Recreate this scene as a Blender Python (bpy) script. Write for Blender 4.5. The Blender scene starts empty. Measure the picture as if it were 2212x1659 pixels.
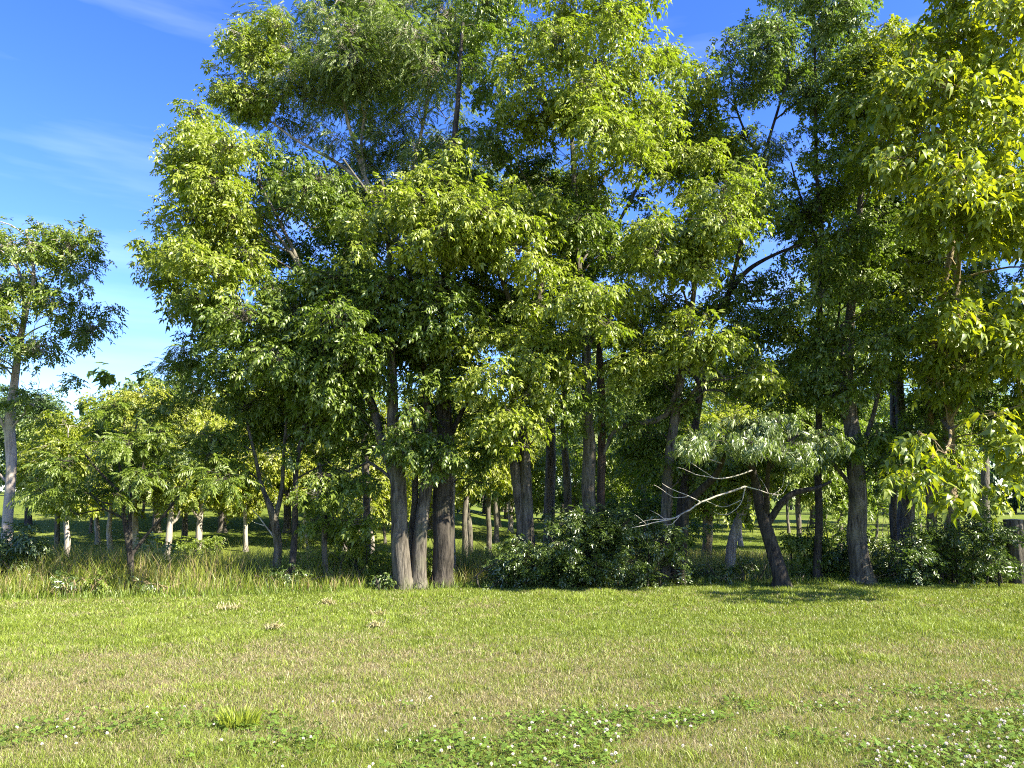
import bpy, math, random
import numpy as np
from mathutils import Vector

# ------------------------------------------------------------------ camera, sky, sun, exposure
C = bpy.context.scene
COL = C.collection
CAM_H = 1.6
PITCH = math.atan(0.1594)
W2, H2, F2 = 2212.0, 1659.0, 1659.0            # photograph grid used for measuring
cam_d = bpy.data.cameras.new('camera'); cam = bpy.data.objects.new('camera', cam_d); COL.objects.link(cam)
cam.location = (0, 0, CAM_H); cam.rotation_euler = (math.pi/2 + PITCH, 0, 0)
cam_d.sensor_width = 36; cam_d.lens = 27; cam_d.clip_start = .1; cam_d.clip_end = 3000
C.camera = cam
SUN_EL, SUN_AZ = math.radians(37), math.radians(117)
SUN = np.array([math.sin(SUN_AZ)*math.cos(SUN_EL), math.cos(SUN_AZ)*math.cos(SUN_EL), math.sin(SUN_EL)])
w = bpy.data.worlds.new('World'); C.world = w; w.use_nodes = True
nt = w.node_tree; nt.nodes.clear()
sky = nt.nodes.new('ShaderNodeTexSky'); sky.sky_type = 'NISHITA'; sky.sun_disc = False
sky.sun_elevation = SUN_EL; sky.sun_rotation = SUN_AZ
sky.air_density = 1.0; sky.dust_density = 0.35; sky.ozone_density = 3.0; sky.altitude = 250
bgn = nt.nodes.new('ShaderNodeBackground'); bgn.inputs['Strength'].default_value = .105
wo = nt.nodes.new('ShaderNodeOutputWorld')
hs = nt.nodes.new('ShaderNodeHueSaturation'); hs.inputs['Saturation'].default_value = 1.3; hs.inputs['Hue'].default_value = .524; hs.inputs['Value'].default_value = .9
nt.links.new(sky.outputs[0], hs.inputs['Color'])
# thin streaks of high cloud in the sky itself
tc = nt.nodes.new('ShaderNodeTexCoord'); mp = nt.nodes.new('ShaderNodeMapping'); mp.inputs['Scale'].default_value = (1.2, 1.2, 9)
mp.inputs['Rotation'].default_value = (0.08, 0.1, 0)
nz = nt.nodes.new('ShaderNodeTexNoise'); nz.inputs['Scale'].default_value = 1.6; nz.inputs['Detail'].default_value = 5; nz.inputs['Roughness'].default_value = .55
rp = nt.nodes.new('ShaderNodeValToRGB'); rp.color_ramp.elements[0].position = .52; rp.color_ramp.elements[0].color = (0, 0, 0, 1)
rp.color_ramp.elements[1].position = .85; rp.color_ramp.elements[1].color = (.11, .11, .11, 1)
mx = nt.nodes.new('ShaderNodeMix'); mx.data_type = 'RGBA'; mx.inputs[7].default_value = (7.5, 8.2, 9.0, 1)
nt.links.new(tc.outputs['Generated'], mp.inputs[0]); nt.links.new(mp.outputs[0], nz.inputs['Vector']); nt.links.new(nz.outputs['Fac'], rp.inputs[0])
nt.links.new(rp.outputs[0], mx.inputs[0]); nt.links.new(hs.outputs[0], mx.inputs[6])
nt.links.new(mx.outputs[2], bgn.inputs['Color']); nt.links.new(bgn.outputs[0], wo.inputs['Surface'])
sl = bpy.data.lights.new('sun', 'SUN'); sl.energy = 5.0; sl.angle = math.radians(.53); sl.color = (1.0, .91, .72)
so = bpy.data.objects.new('sun', sl); COL.objects.link(so)
so.rotation_euler = Vector(SUN).to_track_quat('Z', 'Y').to_euler()
C.view_settings.view_transform = 'Standard'; C.view_settings.look = 'None'
C.view_settings.exposure = 2.15; C.view_settings.gamma = 1
cy = C.cycles
cy.max_bounces = 8; cy.diffuse_bounces = 5; cy.glossy_bounces = 2; cy.transmission_bounces = 6; cy.transparent_max_bounces = 4
cy.use_denoising = False
cy.sample_clamp_indirect = 6
cy.filter_width = 1.1

# ------------------------------------------------------------------ helpers
RNG = np.random.default_rng(7)
ST, CT = math.sin(PITCH), math.cos(PITCH)

def ray(u, v):
    a = (u - W2/2)/F2; b = -(v - H2/2)/F2
    return np.array([a, CT - b*ST, ST + b*CT])

def P(u, v, Y):
    d = ray(u, v); t = Y/d[1]
    return np.array([d[0]*t, Y, CAM_H + d[2]*t])

def norm(a):
    return a/np.maximum(np.linalg.norm(a, axis=-1, keepdims=True), 1e-9)

def hash2(i, j, s):
    n = (i*374761393 + j*668265263 + s*974711) & 0x7fffffff
    n = ((n ^ (n >> 13))*1274126177) & 0x7fffffff
    return ((n ^ (n >> 16)) & 0xffff)/65535.0

def vnoise(x, y, s=0):
    x = np.asarray(x, float); y = np.asarray(y, float)
    i = np.floor(x).astype(np.int64); j = np.floor(y).astype(np.int64)
    fx = x - i; fy = y - j; fx = fx*fx*(3-2*fx); fy = fy*fy*(3-2*fy)
    return (hash2(i, j, s)*(1-fx)*(1-fy) + hash2(i+1, j, s)*fx*(1-fy) + hash2(i, j+1, s)*(1-fx)*fy + hash2(i+1, j+1, s)*fx*fy)

def fbm(x, y, s=0, o=4):
    r = 0; a = .5; t = 0
    for k in range(o):
        r = r + a*vnoise(x*2**k, y*2**k, s+k*17); t += a; a *= .55
    return r/t

EDGE_PX = [(-600, 1306), (0, 1298), (450, 1290), (870, 1275), (1400, 1264), (2212, 1257), (2900, 1254)]
def _gy(v):
    d = ray(0, v); return -CAM_H*d[1]/d[2]
EX = []; EY = []
for (u, v) in EDGE_PX:
    Y = _gy(v); EX.append(P(u, v, Y)[0]); EY.append(Y)
EX = [-60] + EX + [60]; EY = [EY[0]-4] + EY + [EY[-1]+2]
def yedge(x):
    return np.interp(x, EX, EY)

def sm(a, b, x):
    t = np.clip((x-a)/(b-a), 0, 1); return t*t*(3-2*t)

def terrain(x, y):
    x = np.asarray(x, float); y = np.asarray(y, float)
    e = y - yedge(x)
    left = 1 - sm(-2, 7, x)
    dip = -.75*sm(.3, 8, e)*(.35 + .65*left)
    rise = sm(24, 72, y)*(2.9*(1 - sm(-16, 6, x)) + .8)
    far = sm(95, 400, y)*5
    bump = (fbm(x*.25+9, y*.25, 3, 3)-.5)*.16*sm(1, 6, e) + (fbm(x*.12, y*.12, 8, 2)-.5)*.04
    return dip + rise + far + bump

def ground_hit(u, v):
    d = ray(u, v)
    for t in np.arange(3.5, 160, .05):
        p = np.array([0, 0, CAM_H]) + d/d[1]*t
        if p[2] <= float(terrain(p[0], p[1])): return p
    return np.array([0, 0, CAM_H]) + d/d[1]*60

def new_mesh(name, verts, faces, mat, parent=None, attrs=None, cols=None, smooth=False):
    """verts (n,3); faces (m,3) or (m,4) array or list of such arrays; attrs per face; cols per vertex."""
    verts = np.asarray(verts, np.float32)
    fl = faces if isinstance(faces, list) else [faces]
    fl = [np.asarray(f, np.int32) for f in fl if len(f)]
    me = bpy.data.meshes.new(name)
    me.vertices.add(len(verts)); me.vertices.foreach_set('co', verts.ravel())
    loops = np.concatenate([f.ravel() for f in fl]); starts = []; o = 0
    for f in fl:
        n, k = f.shape; starts.append(o + np.arange(n, dtype=np.int32)*k); o += n*k
    starts = np.concatenate(starts).astype(np.int32)
    me.loops.add(len(loops)); me.loops.foreach_set('vertex_index', loops)
    me.polygons.add(len(starts)); me.polygons.foreach_set('loop_start', starts)
    if smooth: me.polygons.foreach_set('use_smooth', np.ones(len(starts), bool))
    if attrs is not None:
        a = me.attributes.new('rnd', 'FLOAT', 'FACE'); a.data.foreach_set('value', np.asarray(attrs, np.float32))
    if cols is not None:
        a = me.attributes.new('col', 'FLOAT_COLOR', 'POINT')
        c4 = np.ones((len(verts), 4), np.float32); c4[:, :3] = cols; a.data.foreach_set('color', c4.ravel())
    me.update(calc_edges=True)
    me.materials.append(mat)
    o = bpy.data.objects.new(name, me); COL.objects.link(o)
    if parent is not None: o.parent = parent; o.matrix_parent_inverse.identity()
    return o

class MB:
    """collects tubes and patches; built as one mesh. Coordinates are world; build() shifts to the parent's origin."""
    def __init__(s): s.v = []; s.f3 = []; s.f4 = []; s.n = 0
    def add(s, v, f):
        v = np.asarray(v, float); f = np.asarray(f, np.int64)
        (s.f3 if f.shape[1] == 3 else s.f4).append(f + s.n); s.v.append(v); s.n += len(v)
    def tube(s, pts, rad, k=8, rough=0., seed=0, cap=True):
        pts = np.asarray(pts, float); rad = np.asarray(rad, float); n = len(pts)
        t = norm(np.gradient(pts, axis=0))
        ref = np.array([0, 1., 0]) if abs(t[0][1]) < .9 else np.array([1., 0, 0])
        a = norm(np.cross(t, ref)); b = np.cross(t, a)
        th = np.arange(k)/k*2*math.pi
        R = np.repeat(rad[:, None], k, 1)
        if rough > 0:
            L = np.concatenate([[0], np.cumsum(np.linalg.norm(np.diff(pts, axis=0), axis=1))])
            g = 1 + rough*(np.array([[vnoise(np.cos(q)*2.2+5, np.sin(q)*2.2+l*1.6+seed*3.1, seed) for q in th] for l in L])-.5)*2
            R = R*g
        ring = pts[:, None, :] + R[..., None]*(np.cos(th)[None, :, None]*a[:, None, :] + np.sin(th)[None, :, None]*b[:, None, :])
        i = np.arange(n-1)[:, None]*k; j = np.arange(k)[None, :]; j2 = (j+1) % k
        f = np.stack([i+j, i+j2, i+k+j2, i+k+j], -1).reshape(-1, 4)
        s.add(ring.reshape(-1, 3), f)
        if cap:
            c = np.concatenate([ring[-1], pts[-1:]]); q = np.arange(k)
            s.add(c, np.stack([q, (q+1) % k, np.full(k, k)], -1))
    def build(s, name, mat, parent=None, org=None, smooth=True):
        v = np.concatenate(s.v)
        if org is not None: v = v - org
        fl = []
        if s.f4: fl.append(np.concatenate(s.f4))
        if s.f3: fl.append(np.concatenate(s.f3))
        return new_mesh(name, v, fl, mat, parent, smooth=smooth)

def resample(pts, rad, step):
    """Catmull-Rom through the points"""
    pts = np.asarray(pts, float); rad = np.asarray(rad, float)
    if len(pts) < 2: return pts, rad
    q = np.concatenate([[2*pts[0]-pts[1]], pts, [2*pts[-1]-pts[-2]]]); op = []; orr = []
    for i in range(len(pts)-1):
        L = np.linalg.norm(pts[i+1]-pts[i]); m = max(2, int(L/step))
        for t in np.arange(m)/m:
            a, b, c, d = q[i], q[i+1], q[i+2], q[i+3]
            op.append(.5*((2*b)+(-a+c)*t+(2*a-5*b+4*c-d)*t*t+(-a+3*b-3*c+d)*t**3)); orr.append(rad[i]*(1-t)+rad[i+1]*t)
    op.append(pts[-1]); orr.append(rad[-1])
    return np.array(op), np.array(orr)

def tubes_batch(starts, mids, ends, r0, r1, k=3):
    """many thin twigs of three rings each"""
    n = len(starts); pts = np.stack([starts, mids, ends], 1)
    t = norm(np.stack([mids-starts, ends-starts, ends-mids], 1))
    ref = np.where(np.abs(t[..., 2:3]) < .9, np.array([0, 0, 1.]), np.array([1., 0, 0]))
    a = norm(np.cross(t, ref)); b = np.cross(t, a)
    th = np.arange(k)/k*2*math.pi; R = np.stack([r0, (r0+r1)/2, r1], 1)
    ring = pts[:, :, None, :] + R[:, :, None, None]*(np.cos(th)[None, None, :, None]*a[:, :, None, :] + np.sin(th)[None, None, :, None]*b[:, :, None, :])
    v = ring.reshape(-1, 3)
    base = (np.arange(n)*3*k)[:, None, None] + (np.arange(2)*k)[None, :, None]; j = np.arange(k)[None, None, :]; j2 = (j+1) % k
    f = np.stack([base+j, base+j2, base+k+j2, base+k+j], -1).reshape(-1, 4)
    return v, f

def tag(o, label=None, cat=None, group=None, kind=None):
    if label: o['label'] = label
    if cat: o['category'] = cat
    if group: o['group'] = group
    if kind: o['kind'] = kind
    return o

def empty(name, loc, label, cat, group=None):
    o = bpy.data.objects.new(name, None); COL.objects.link(o); o.location = tuple(loc); o.empty_display_size = .3
    return tag(o, label, cat, group)

# ------------------------------------------------------------------ materials
def mat_new(name):
    m = bpy.data.materials.new(name); m.use_nodes = True; m.node_tree.nodes.clear(); return m, m.node_tree

def leaf_mat(name, c1, c2, tr=.42, tmul=(1.2, 1.4, .5), gloss=.04, rough=.45, col_attr=False):
    m, t = mat_new(name); N = t.nodes.new; L = t.links.new
    out = N('ShaderNodeOutputMaterial')
    if col_attr:
        at = N('ShaderNodeAttribute'); at.attribute_name = 'col'; csock = at.outputs['Color']
    else:
        at = N('ShaderNodeAttribute'); at.attribute_name = 'rnd'
        mixc = N('ShaderNodeMix'); mixc.data_type = 'RGBA'; mixc.inputs[6].default_value = (*c1, 1); mixc.inputs[7].default_value = (*c2, 1)
        L(at.outputs['Fac'], mixc.inputs[0]); csock = mixc.outputs[2]
    d = N('ShaderNodeBsdfDiffuse'); L(csock, d.inputs['Color'])
    tm = N('ShaderNodeMix'); tm.data_type = 'RGBA'; tm.blend_type = 'MULTIPLY'; tm.inputs[0].default_value = 1; tm.inputs[7].default_value = (*tmul, 1)
    L(csock, tm.inputs[6])
    tl = N('ShaderNodeBsdfTranslucent'); L(tm.outputs[2], tl.inputs['Color'])
    mx1 = N('ShaderNodeMixShader'); mx1.inputs[0].default_value = tr; L(d.outputs[0], mx1.inputs[1]); L(tl.outputs[0], mx1.inputs[2])
    g = N('ShaderNodeBsdfGlossy'); g.inputs['Roughness'].default_value = rough; g.inputs['Color'].default_value = (.9, .95, .9, 1)
    mx2 = N('ShaderNodeMixShader'); mx2.inputs[0].default_value = gloss
    L(mx1.outputs[0], mx2.inputs[1]); L(g.outputs[0], mx2.inputs[2]); L(mx2.outputs[0], out.inputs['Surface'])
    return m

def bark_mat(name, dark, light, sc=9., stretch=.16, bump=.7):
    m, t = mat_new(name); N = t.nodes.new; L = t.links.new
    out = N('ShaderNodeOutputMaterial'); bs = N('ShaderNodeBsdfPrincipled'); bs.inputs['Roughness'].default_value = .9
    bs.inputs['Specular IOR Level'].default_value = .2
    tcn = N('ShaderNodeTexCoord'); mpn = N('ShaderNodeMapping'); mpn.inputs['Scale'].default_value = (1, 1, stretch)
    L(tcn.outputs['Object'], mpn.inputs[0])
    n1 = N('ShaderNodeTexNoise'); n1.inputs['Scale'].default_value = sc*1.7; n1.inputs['Detail'].default_value = 6; n1.inputs['Roughness'].default_value = .65; n1.inputs['Distortion'].default_value = .6
    L(mpn.outputs[0], n1.inputs['Vector'])
    n2 = N('ShaderNodeTexNoise'); n2.inputs['Scale'].default_value = 2.2; n2.inputs['Detail'].default_value = 4
    L(tcn.outputs['Object'], n2.inputs['Vector'])
    r = N('ShaderNodeValToRGB'); r.color_ramp.elements[0].position = .36; r.color_ramp.elements[0].color = (*dark, 1); r.color_ramp.elements[1].position = .66; r.color_ramp.elements[1].color = (*light, 1)
    L(n1.outputs['Fac'], r.inputs[0])
    mxl = N('ShaderNodeMix'); mxl.data_type = 'RGBA'; mxl.inputs[7].default_value = (light[0]*.75, light[1]*.9, light[2]*.6, 1)
    r2 = N('ShaderNodeValToRGB'); r2.color_ramp.elements[0].position = .5; r2.color_ramp.elements[1].position = .75; r2.color_ramp.elements[1].color = (.6, .6, .6, 1)
    L(n2.outputs['Fac'], r2.inputs[0]); L(r2.outputs[0], mxl.inputs[0]); L(r.outputs[0], mxl.inputs[6]); L(mxl.outputs[2], bs.inputs['Base Color'])
    b = N('ShaderNodeBump'); b.inputs['Strength'].default_value = bump; b.inputs['Distance'].default_value = .06; L(n1.outputs['Fac'], b.inputs['Height']); L(b.outputs[0], bs.inputs['Normal'])
    L(bs.outputs[0], out.inputs['Surface']); return m

M = {}
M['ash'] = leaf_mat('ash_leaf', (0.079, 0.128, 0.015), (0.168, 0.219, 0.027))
M['ash_lit'] = leaf_mat('ash_leaf_lit', (0.130, 0.178, 0.017), (0.273, 0.311, 0.036), tr=.45)  # brighter ash leaf for sunlit clumps, sunlight put into the colour
M['locust'] = leaf_mat('locust_leaf', (0.087, 0.138, 0.032), (0.174, 0.219, 0.050), gloss=.045)
M['walnut'] = leaf_mat('walnut_leaf', (0.093, 0.122, 0.011), (0.174, 0.189, 0.019))
M['hickory'] = leaf_mat('hickory_leaf', (0.104, 0.163, 0.011), (0.232, 0.286, 0.023), tr=.5, tmul=(1.7, 1.5, .5))
M['willow'] = leaf_mat('willow_leaf', (.085, .130, .022), (.165, .215, .045), gloss=.07)
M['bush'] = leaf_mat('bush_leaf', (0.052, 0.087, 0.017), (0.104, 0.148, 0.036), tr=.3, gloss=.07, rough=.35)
M['grove'] = leaf_mat('grove_leaf', (0.145, 0.184, 0.014), (0.302, 0.316, 0.032), tr=.45)
M['grove_green'] = leaf_mat('grove_leaf_green', (0.093, 0.143, 0.017), (0.186, 0.235, 0.034), tr=.42)
M['yellow'] = leaf_mat('yellowing_leaf', (.150, .195, .013), (.270, .290, .026), tr=.45)
M['far'] = leaf_mat('far_leaf', (.045, .085, .022), (.080, .125, .035), tr=.35)
M['blade'] = leaf_mat('grass_blade', None, None, tr=.36, tmul=(1.25, 1.2, .75), gloss=.022, rough=.42, col_attr=True)
M['bark_grey'] = bark_mat('bark_grey', (.030, .026, .021), (.165, .148, .122))
M['bark_dark'] = bark_mat('bark_dark', (.016, .014, .012), (.075, .065, .054), sc=11)
M['bark_pale'] = bark_mat('bark_pale', (.16, .135, .115), (.42, .37, .33), sc=7, bump=.4)
M['bark_tan'] = bark_mat('bark_tan', (.075, .055, .032), (.33, .26, .15), sc=12)
M['deadwood'] = bark_mat('deadwood', (.20, .18, .155), (.50, .46, .41), sc=8, bump=.35)
M['snag'] = bark_mat('snag_wood', (.03, .022, .018), (.11, .075, .055), sc=8)

def ground_mat():
    m, t = mat_new('lawn_ground'); N = t.nodes.new; L = t.links.new
    out = N('ShaderNodeOutputMaterial'); bs = N('ShaderNodeBsdfPrincipled'); bs.inputs['Roughness'].default_value = 1; bs.inputs['Specular IOR Level'].default_value = .05
    at = N('ShaderNodeAttribute'); at.attribute_name = 'col'
    tcn = N('ShaderNodeTexCoord')
    n1 = N('ShaderNodeTexNoise'); n1.inputs['Scale'].default_value = 22; n1.inputs['Detail'].default_value = 8; n1.inputs['Roughness'].default_value = .7
    L(tcn.outputs['Object'], n1.inputs['Vector'])
    r = N('ShaderNodeValToRGB'); r.color_ramp.elements[0].position = .3; r.color_ramp.elements[0].color = (.45, .45, .4, 1); r.color_ramp.elements[1].position = .72; r.color_ramp.elements[1].color = (1.35, 1.3, 1.2, 1)
    L(n1.outputs['Fac'], r.inputs[0])
    mm = N('ShaderNodeMix'); mm.data_type = 'RGBA'; mm.blend_type = 'MULTIPLY'; mm.inputs[0].default_value = 1
    L(at.outputs['Color'], mm.inputs[6]); L(r.outputs[0], mm.inputs[7]); L(mm.outputs[2], bs.inputs['Base Color'])
    b = N('ShaderNodeBump'); b.inputs['Strength'].default_value = .8; b.inputs['Distance'].default_value = .04; L(n1.outputs['Fac'], b.inputs['Height']); L(b.outputs[0], bs.inputs['Normal'])
    L(bs.outputs[0], out.inputs['Surface']); return m
M['ground'] = ground_mat()

# ------------------------------------------------------------------ ground: one sheet to the horizon
def dryness(x, y):
    """0 lush green .. 1 straw; patches of the lawn as they grow"""
    n = fbm(x*.55+3.3, y*.8+1.7, 21, 4); n2 = fbm(x*3.6, y*4.2, 33, 3)
    band = np.exp(-((y-7.4)/1.6)**2)*.26 - sm(8.6, 10.5, y)*.30 - .06 - .10*np.exp(-((y-5.2)/.6)**2)
    band = band - .12*sm(1.5, 6, x)*sm(6.5, 9.5, y)
    return np.clip((n-.5)*1.0 + (n2-.5)*1.3 + .42 + band, 0, 1)

GREEN = np.array([.135, .185, .028]); FRESH = np.array([.225, .285, .034]); STRAW = np.array([.34, .295, .165]); SOIL = np.array([.12, .10, .055])

def grid_axis(a, b, fine0, fine1, step, grow=1.18):
    pts = list(np.arange(fine0, fine1+1e-6, step)); s = step; p = fine1
    while p < b: s *= grow; p += s; pts.append(min(p, b))
    s = step; p = fine0
    while p > a: s *= grow; p -= s; pts.insert(0, max(p, a))
    return np.array(pts)

gx = grid_axis(-900, 900, -26, 26, .5); gy = grid_axis(-60, 1800, 2, 60, .5)
GX, GY = np.meshgrid(gx, gy); gz = terrain(GX, GY)
gv = np.stack([GX, GY, gz], -1).reshape(-1, 3); nxg = len(gx)
ii = (np.arange(len(gy)-1)[:, None]*nxg + np.arange(nxg-1)[None, :]).ravel()
gf = np.stack([ii, ii+1, ii+nxg+1, ii+nxg], -1)
d_ = dryness(GX, GY).ravel()[:, None]; e_ = (GY - yedge(GX)).ravel()[:, None]
gc = (GREEN*.8*(1-d_) + STRAW*.7*d_)
back = np.array([[.10, .145, .025]]) + np.array([[.05, .045, .015]])*sm(.35, .65, fbm(GX*.15, GY*.15, 5)).ravel()[:, None]  # grass behind the meadow, darkened in colour for the shaded slope
k_ = sm(.2, 1.5, e_); gc = gc*(1-k_) + (SOIL*.55 + back*.45)*k_
k2_ = sm(9, 14, e_); gc = gc*(1-k2_) + back*k2_
ground = new_mesh('ground', gv, gf, M['ground'], cols=gc, smooth=True)
tag(ground, 'gently rolling ground under lawn, meadow and grove', 'ground', kind='structure')

# ------------------------------------------------------------------ lawn grass blades
def blades(name, x, y, h, wd, col, lean, label, cat, wind=0., mat='blade', zoff=0., bendmul=1.):
    n = len(x); z = terrain(x, y) + zoff
    a = RNG.uniform(0, 2*math.pi, n); side = np.stack([np.cos(a), np.sin(a), np.zeros(n)], 1)
    b = RNG.uniform(0, 2*math.pi, n); ld = np.stack([np.cos(b)+wind, np.sin(b), np.zeros(n)], 1)*(lean*RNG.uniform(.2, 1.3, n))[:, None]
    base = np.stack([x, y, z-.005], 1); up = np.array([0, 0, 1.])
    mid = base + up*(h*.55)[:, None] + ld*(h*.35)[:, None]; tip = base + up*(h*(1-.25*lean*bendmul))[:, None] + ld*(h*.95)[:, None]
    sw = side*(wd/2)[:, None]
    v = np.stack([base-sw, base+sw, mid+sw*.8, mid-sw*.8, tip], 1).reshape(-1, 3)
    o = np.arange(n)[:, None]*5
    q = np.concatenate([o+0, o+1, o+2, o+3], 1); t3 = np.concatenate([o+3, o+2, o+4], 1)
    ob = new_mesh(name, v, [q, t3], M[mat], cols=np.repeat(col, 5, 0))
    return tag(ob, label, cat, kind='stuff')

def scatter(y0, y1, dens, margin=1.2):
    wmax = y1*.69 + margin; n = int((y1-y0)*2*wmax*dens)
    x = RNG.uniform(-wmax, wmax, n); y = RNG.uniform(y0, y1, n)
    k = np.abs(x) < y*.69 + margin
    return x[k], y[k]

bx, by, bh, bw = [], [], [], []
for (y0, y1, dens, h, wdt) in [(3.6, 6.2, 9000, .048, .0034), (6.2, 8.5, 6200, .048, .0043), (8.5, 11.5, 4000, .052, .0056), (11.5, 18.5, 2300, .056, .0082)]:
    x, y = scatter(y0, y1, dens); n = len(x)
    k = y < yedge(x) + RNG.uniform(-.1, .35, n); x = x[k]; y = y[k]; n = len(x)
    bx.append(x); by.append(y); bh.append(h*RNG.uniform(.45, 1.25, n)); bw.append(wdt*RNG.uniform(.6, 1.3, n))
bx = np.concatenate(bx); by = np.concatenate(by); bh = np.concatenate(bh); bw = np.concatenate(bw)
dr = dryness(bx, by); n = len(bx)
tall = fbm(bx*1.7+40, by*1.7, 51, 3)
bh = bh*(1 + 1.1*sm(.56, .75, tall)*(1-dr))
isdry = RNG.uniform(0, 1, n) < dr*.80 + .06
cg = GREEN + (FRESH-GREEN)*(RNG.uniform(0, 1, n)**1.3)[:, None]
cg = cg*(1 + .25*sm(.5, .75, tall))[:, None]
cg = cg*np.where(RNG.uniform(0, 1, n) < .15, .6, 1.)[:, None]
cs = STRAW*RNG.uniform(.5, 1.05, n)[:, None] + np.array([.02, .0, -.02])*RNG.uniform(-1, 1, n)[:, None]
bc = np.where(isdry[:, None], cs, cg)
nt_ = 1500; tx = RNG.uniform(-11, 11, nt_); ty = 4.4 + 10*RNG.uniform(0, 1, nt_)**1.15
kk = (np.abs(tx) < ty*.69+.6) & (ty < yedge(tx)) & (RNG.uniform(0, 1, nt_) < .25 + .75*sm(.48, .62, fbm(tx*.7+3, ty*.7, 61, 3))); tx = tx[kk]; ty = ty[kk]
m_ = 46; tr_ = np.repeat(RNG.uniform(.03, .13, len(tx)), m_); ux = np.repeat(tx, m_) + RNG.normal(size=len(tx)*m_)*tr_; uy = np.repeat(ty, m_) + RNG.normal(size=len(tx)*m_)*tr_*.8
uh = np.repeat(RNG.uniform(.055, .105, len(tx)), m_)*RNG.uniform(.5, 1.2, len(ux)); uw = (.0034 + .00035*uy)*RNG.uniform(.7, 1.3, len(ux))
uc = np.repeat(GREEN*.75 + (FRESH*1.1-GREEN*.75)*RNG.uniform(0, 1, len(tx))[:, None], m_, 0)*RNG.uniform(.75, 1.2, len(ux))[:, None]
bx = np.concatenate([bx, ux]); by = np.concatenate([by, uy]); bh = np.concatenate([bh, uh]); bw = np.concatenate([bw, uw]); bc = np.concatenate([bc, uc]); isdry = np.concatenate([isdry, np.zeros(len(ux), bool)])
blades('lawn_grass', bx, by, bh, bw, np.clip(bc, .01, .6), np.where(isdry, 1.0, .75), 'short mown lawn grass, green mixed with dry straw patches', 'grass')

# ------------------------------------------------------------------ leaf spray templates: (verts (n,3) in forward/side/up, tris, leaf index per tri)
def leaf5(o, d, s, up, L, wd, fold=.25, droop=.25):
    """five-point folded leaf with a bent midrib -> verts, tris"""
    d = d/np.linalg.norm(d)
    m = o + d*L*.42 + up*L*.05; t = o + d*L - up*L*droop
    l = o + d*L*.40 + s*wd/2 + up*wd*fold; r = o + d*L*.40 - s*wd/2 + up*wd*fold
    return np.array([o, m, t, l, r]), np.array([[0, 1, 3], [1, 2, 3], [0, 4, 1], [1, 4, 2]])
def leaf4(o, d, s, up, L, wd, fold=.2, droop=.2):
    d = d/np.linalg.norm(d)
    t = o + d*L - up*L*droop; l = o + d*L*.42 + s*wd/2 + up*wd*fold; r = o + d*L*.42 - s*wd/2 + up*wd*fold
    return np.array([o, t, l, r]), np.array([[0, 1, 2], [0, 3, 1]])

def leaf8(o, d, s, up, L, wd, fold=.22, droop=.25):
    """leaf with a curved midrib, rounded shoulders and a drawn-out tip"""
    d = d/np.linalg.norm(d); rg = np.random.default_rng(int(abs(o[0]*1e5+o[1]*3e5+L*1e6)) % 99991)
    tw = rg.uniform(-.5, .5); s2 = s + up*tw*.6
    m1 = o + d*L*.28 + up*L*.05; m2 = o + d*L*.64 - up*L*droop*.25; t = o + d*L - up*L*droop + s*L*rg.uniform(-.1, .1)
    a = o + d*L*.26 + up*wd*fold; b = o + d*L*.62 + up*(wd*fold*.6 - L*droop*.25)
    return np.array([o, m1, m2, t, a+s*wd*.5, b+s2*wd*.40, a-s*wd*.5, b-s2*wd*.40]), np.array([[0, 1, 4], [1, 2, 5], [1, 5, 4], [2, 3, 5], [0, 6, 1], [1, 7, 2], [1, 6, 7], [2, 7, 3]])

def build_template(items):
    v = []; f = []; li = []; n = 0
    for k, (vv, ff) in enumerate(items):
        v.append(vv); f.append(ff+n); li += [k]*len(ff); n += len(vv)
    return np.concatenate(v), np.concatenate(f), np.array(li)

def pinnate(L, pairs, ll, lw, leaf=leaf5, droop=.45, ang=52, term=True, tip=.25, sd=0):
    rg = np.random.default_rng(sd); it = []; up = np.array([0, 0, 1.])
    def rach(t): return np.array([L*t*(1-.15*t), 0, -droop*L*t*t])
    for i in range(pairs):
        t = .28 + .68*i/max(1, pairs-1) if term else .15+.8*i/(pairs-1); o = rach(t)
        for sgn in (1, -1):
            a = math.radians(ang + rg.uniform(-12, 12)); dz = -.25 - .3*rg.uniform()
            d = np.array([math.cos(a), sgn*math.sin(a), dz]); s = np.array([-sgn*math.sin(a)*sgn, math.cos(a)*1., 0]); s = np.array([-math.sin(a)*sgn, math.cos(a), 0])
            it.append(leaf(o, d, s, norm(up + .3*rg.normal(size=3)), ll*rg.uniform(.7, 1.2), lw*rg.uniform(.75, 1.2), droop=tip))
    if term:
        it.append(leaf(rach(1.), np.array([1, 0, -.6]), np.array([0, 1., 0]), up, ll*1.15, lw*1.1, droop=tip))
    return build_template(it)

def twigleaves(L, n, ll, lw, leaf=leaf5, droop=.3, tip=.25, hang=.3, sd=0):
    rg = np.random.default_rng(sd); it = []; up = np.array([0, 0, 1.])
    for i in range(n):
        t = (i+.4)/n; o = np.array([L*t, 0, -droop*L*t*t]); a = rg.uniform(.3, 1.5)*(1 if i % 2 else -1)
        d = np.array([math.cos(a), math.sin(a), -hang + rg.uniform(-.35, .35)]); s = np.array([-math.sin(a), math.cos(a), rg.uniform(-.4, .4)])
        it.append(leaf(o, d, norm(s), norm(up + .35*rg.normal(size=3)), ll*rg.uniform(.75, 1.2), lw*rg.uniform(.8, 1.2), droop=tip))
    return build_template(it)

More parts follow.
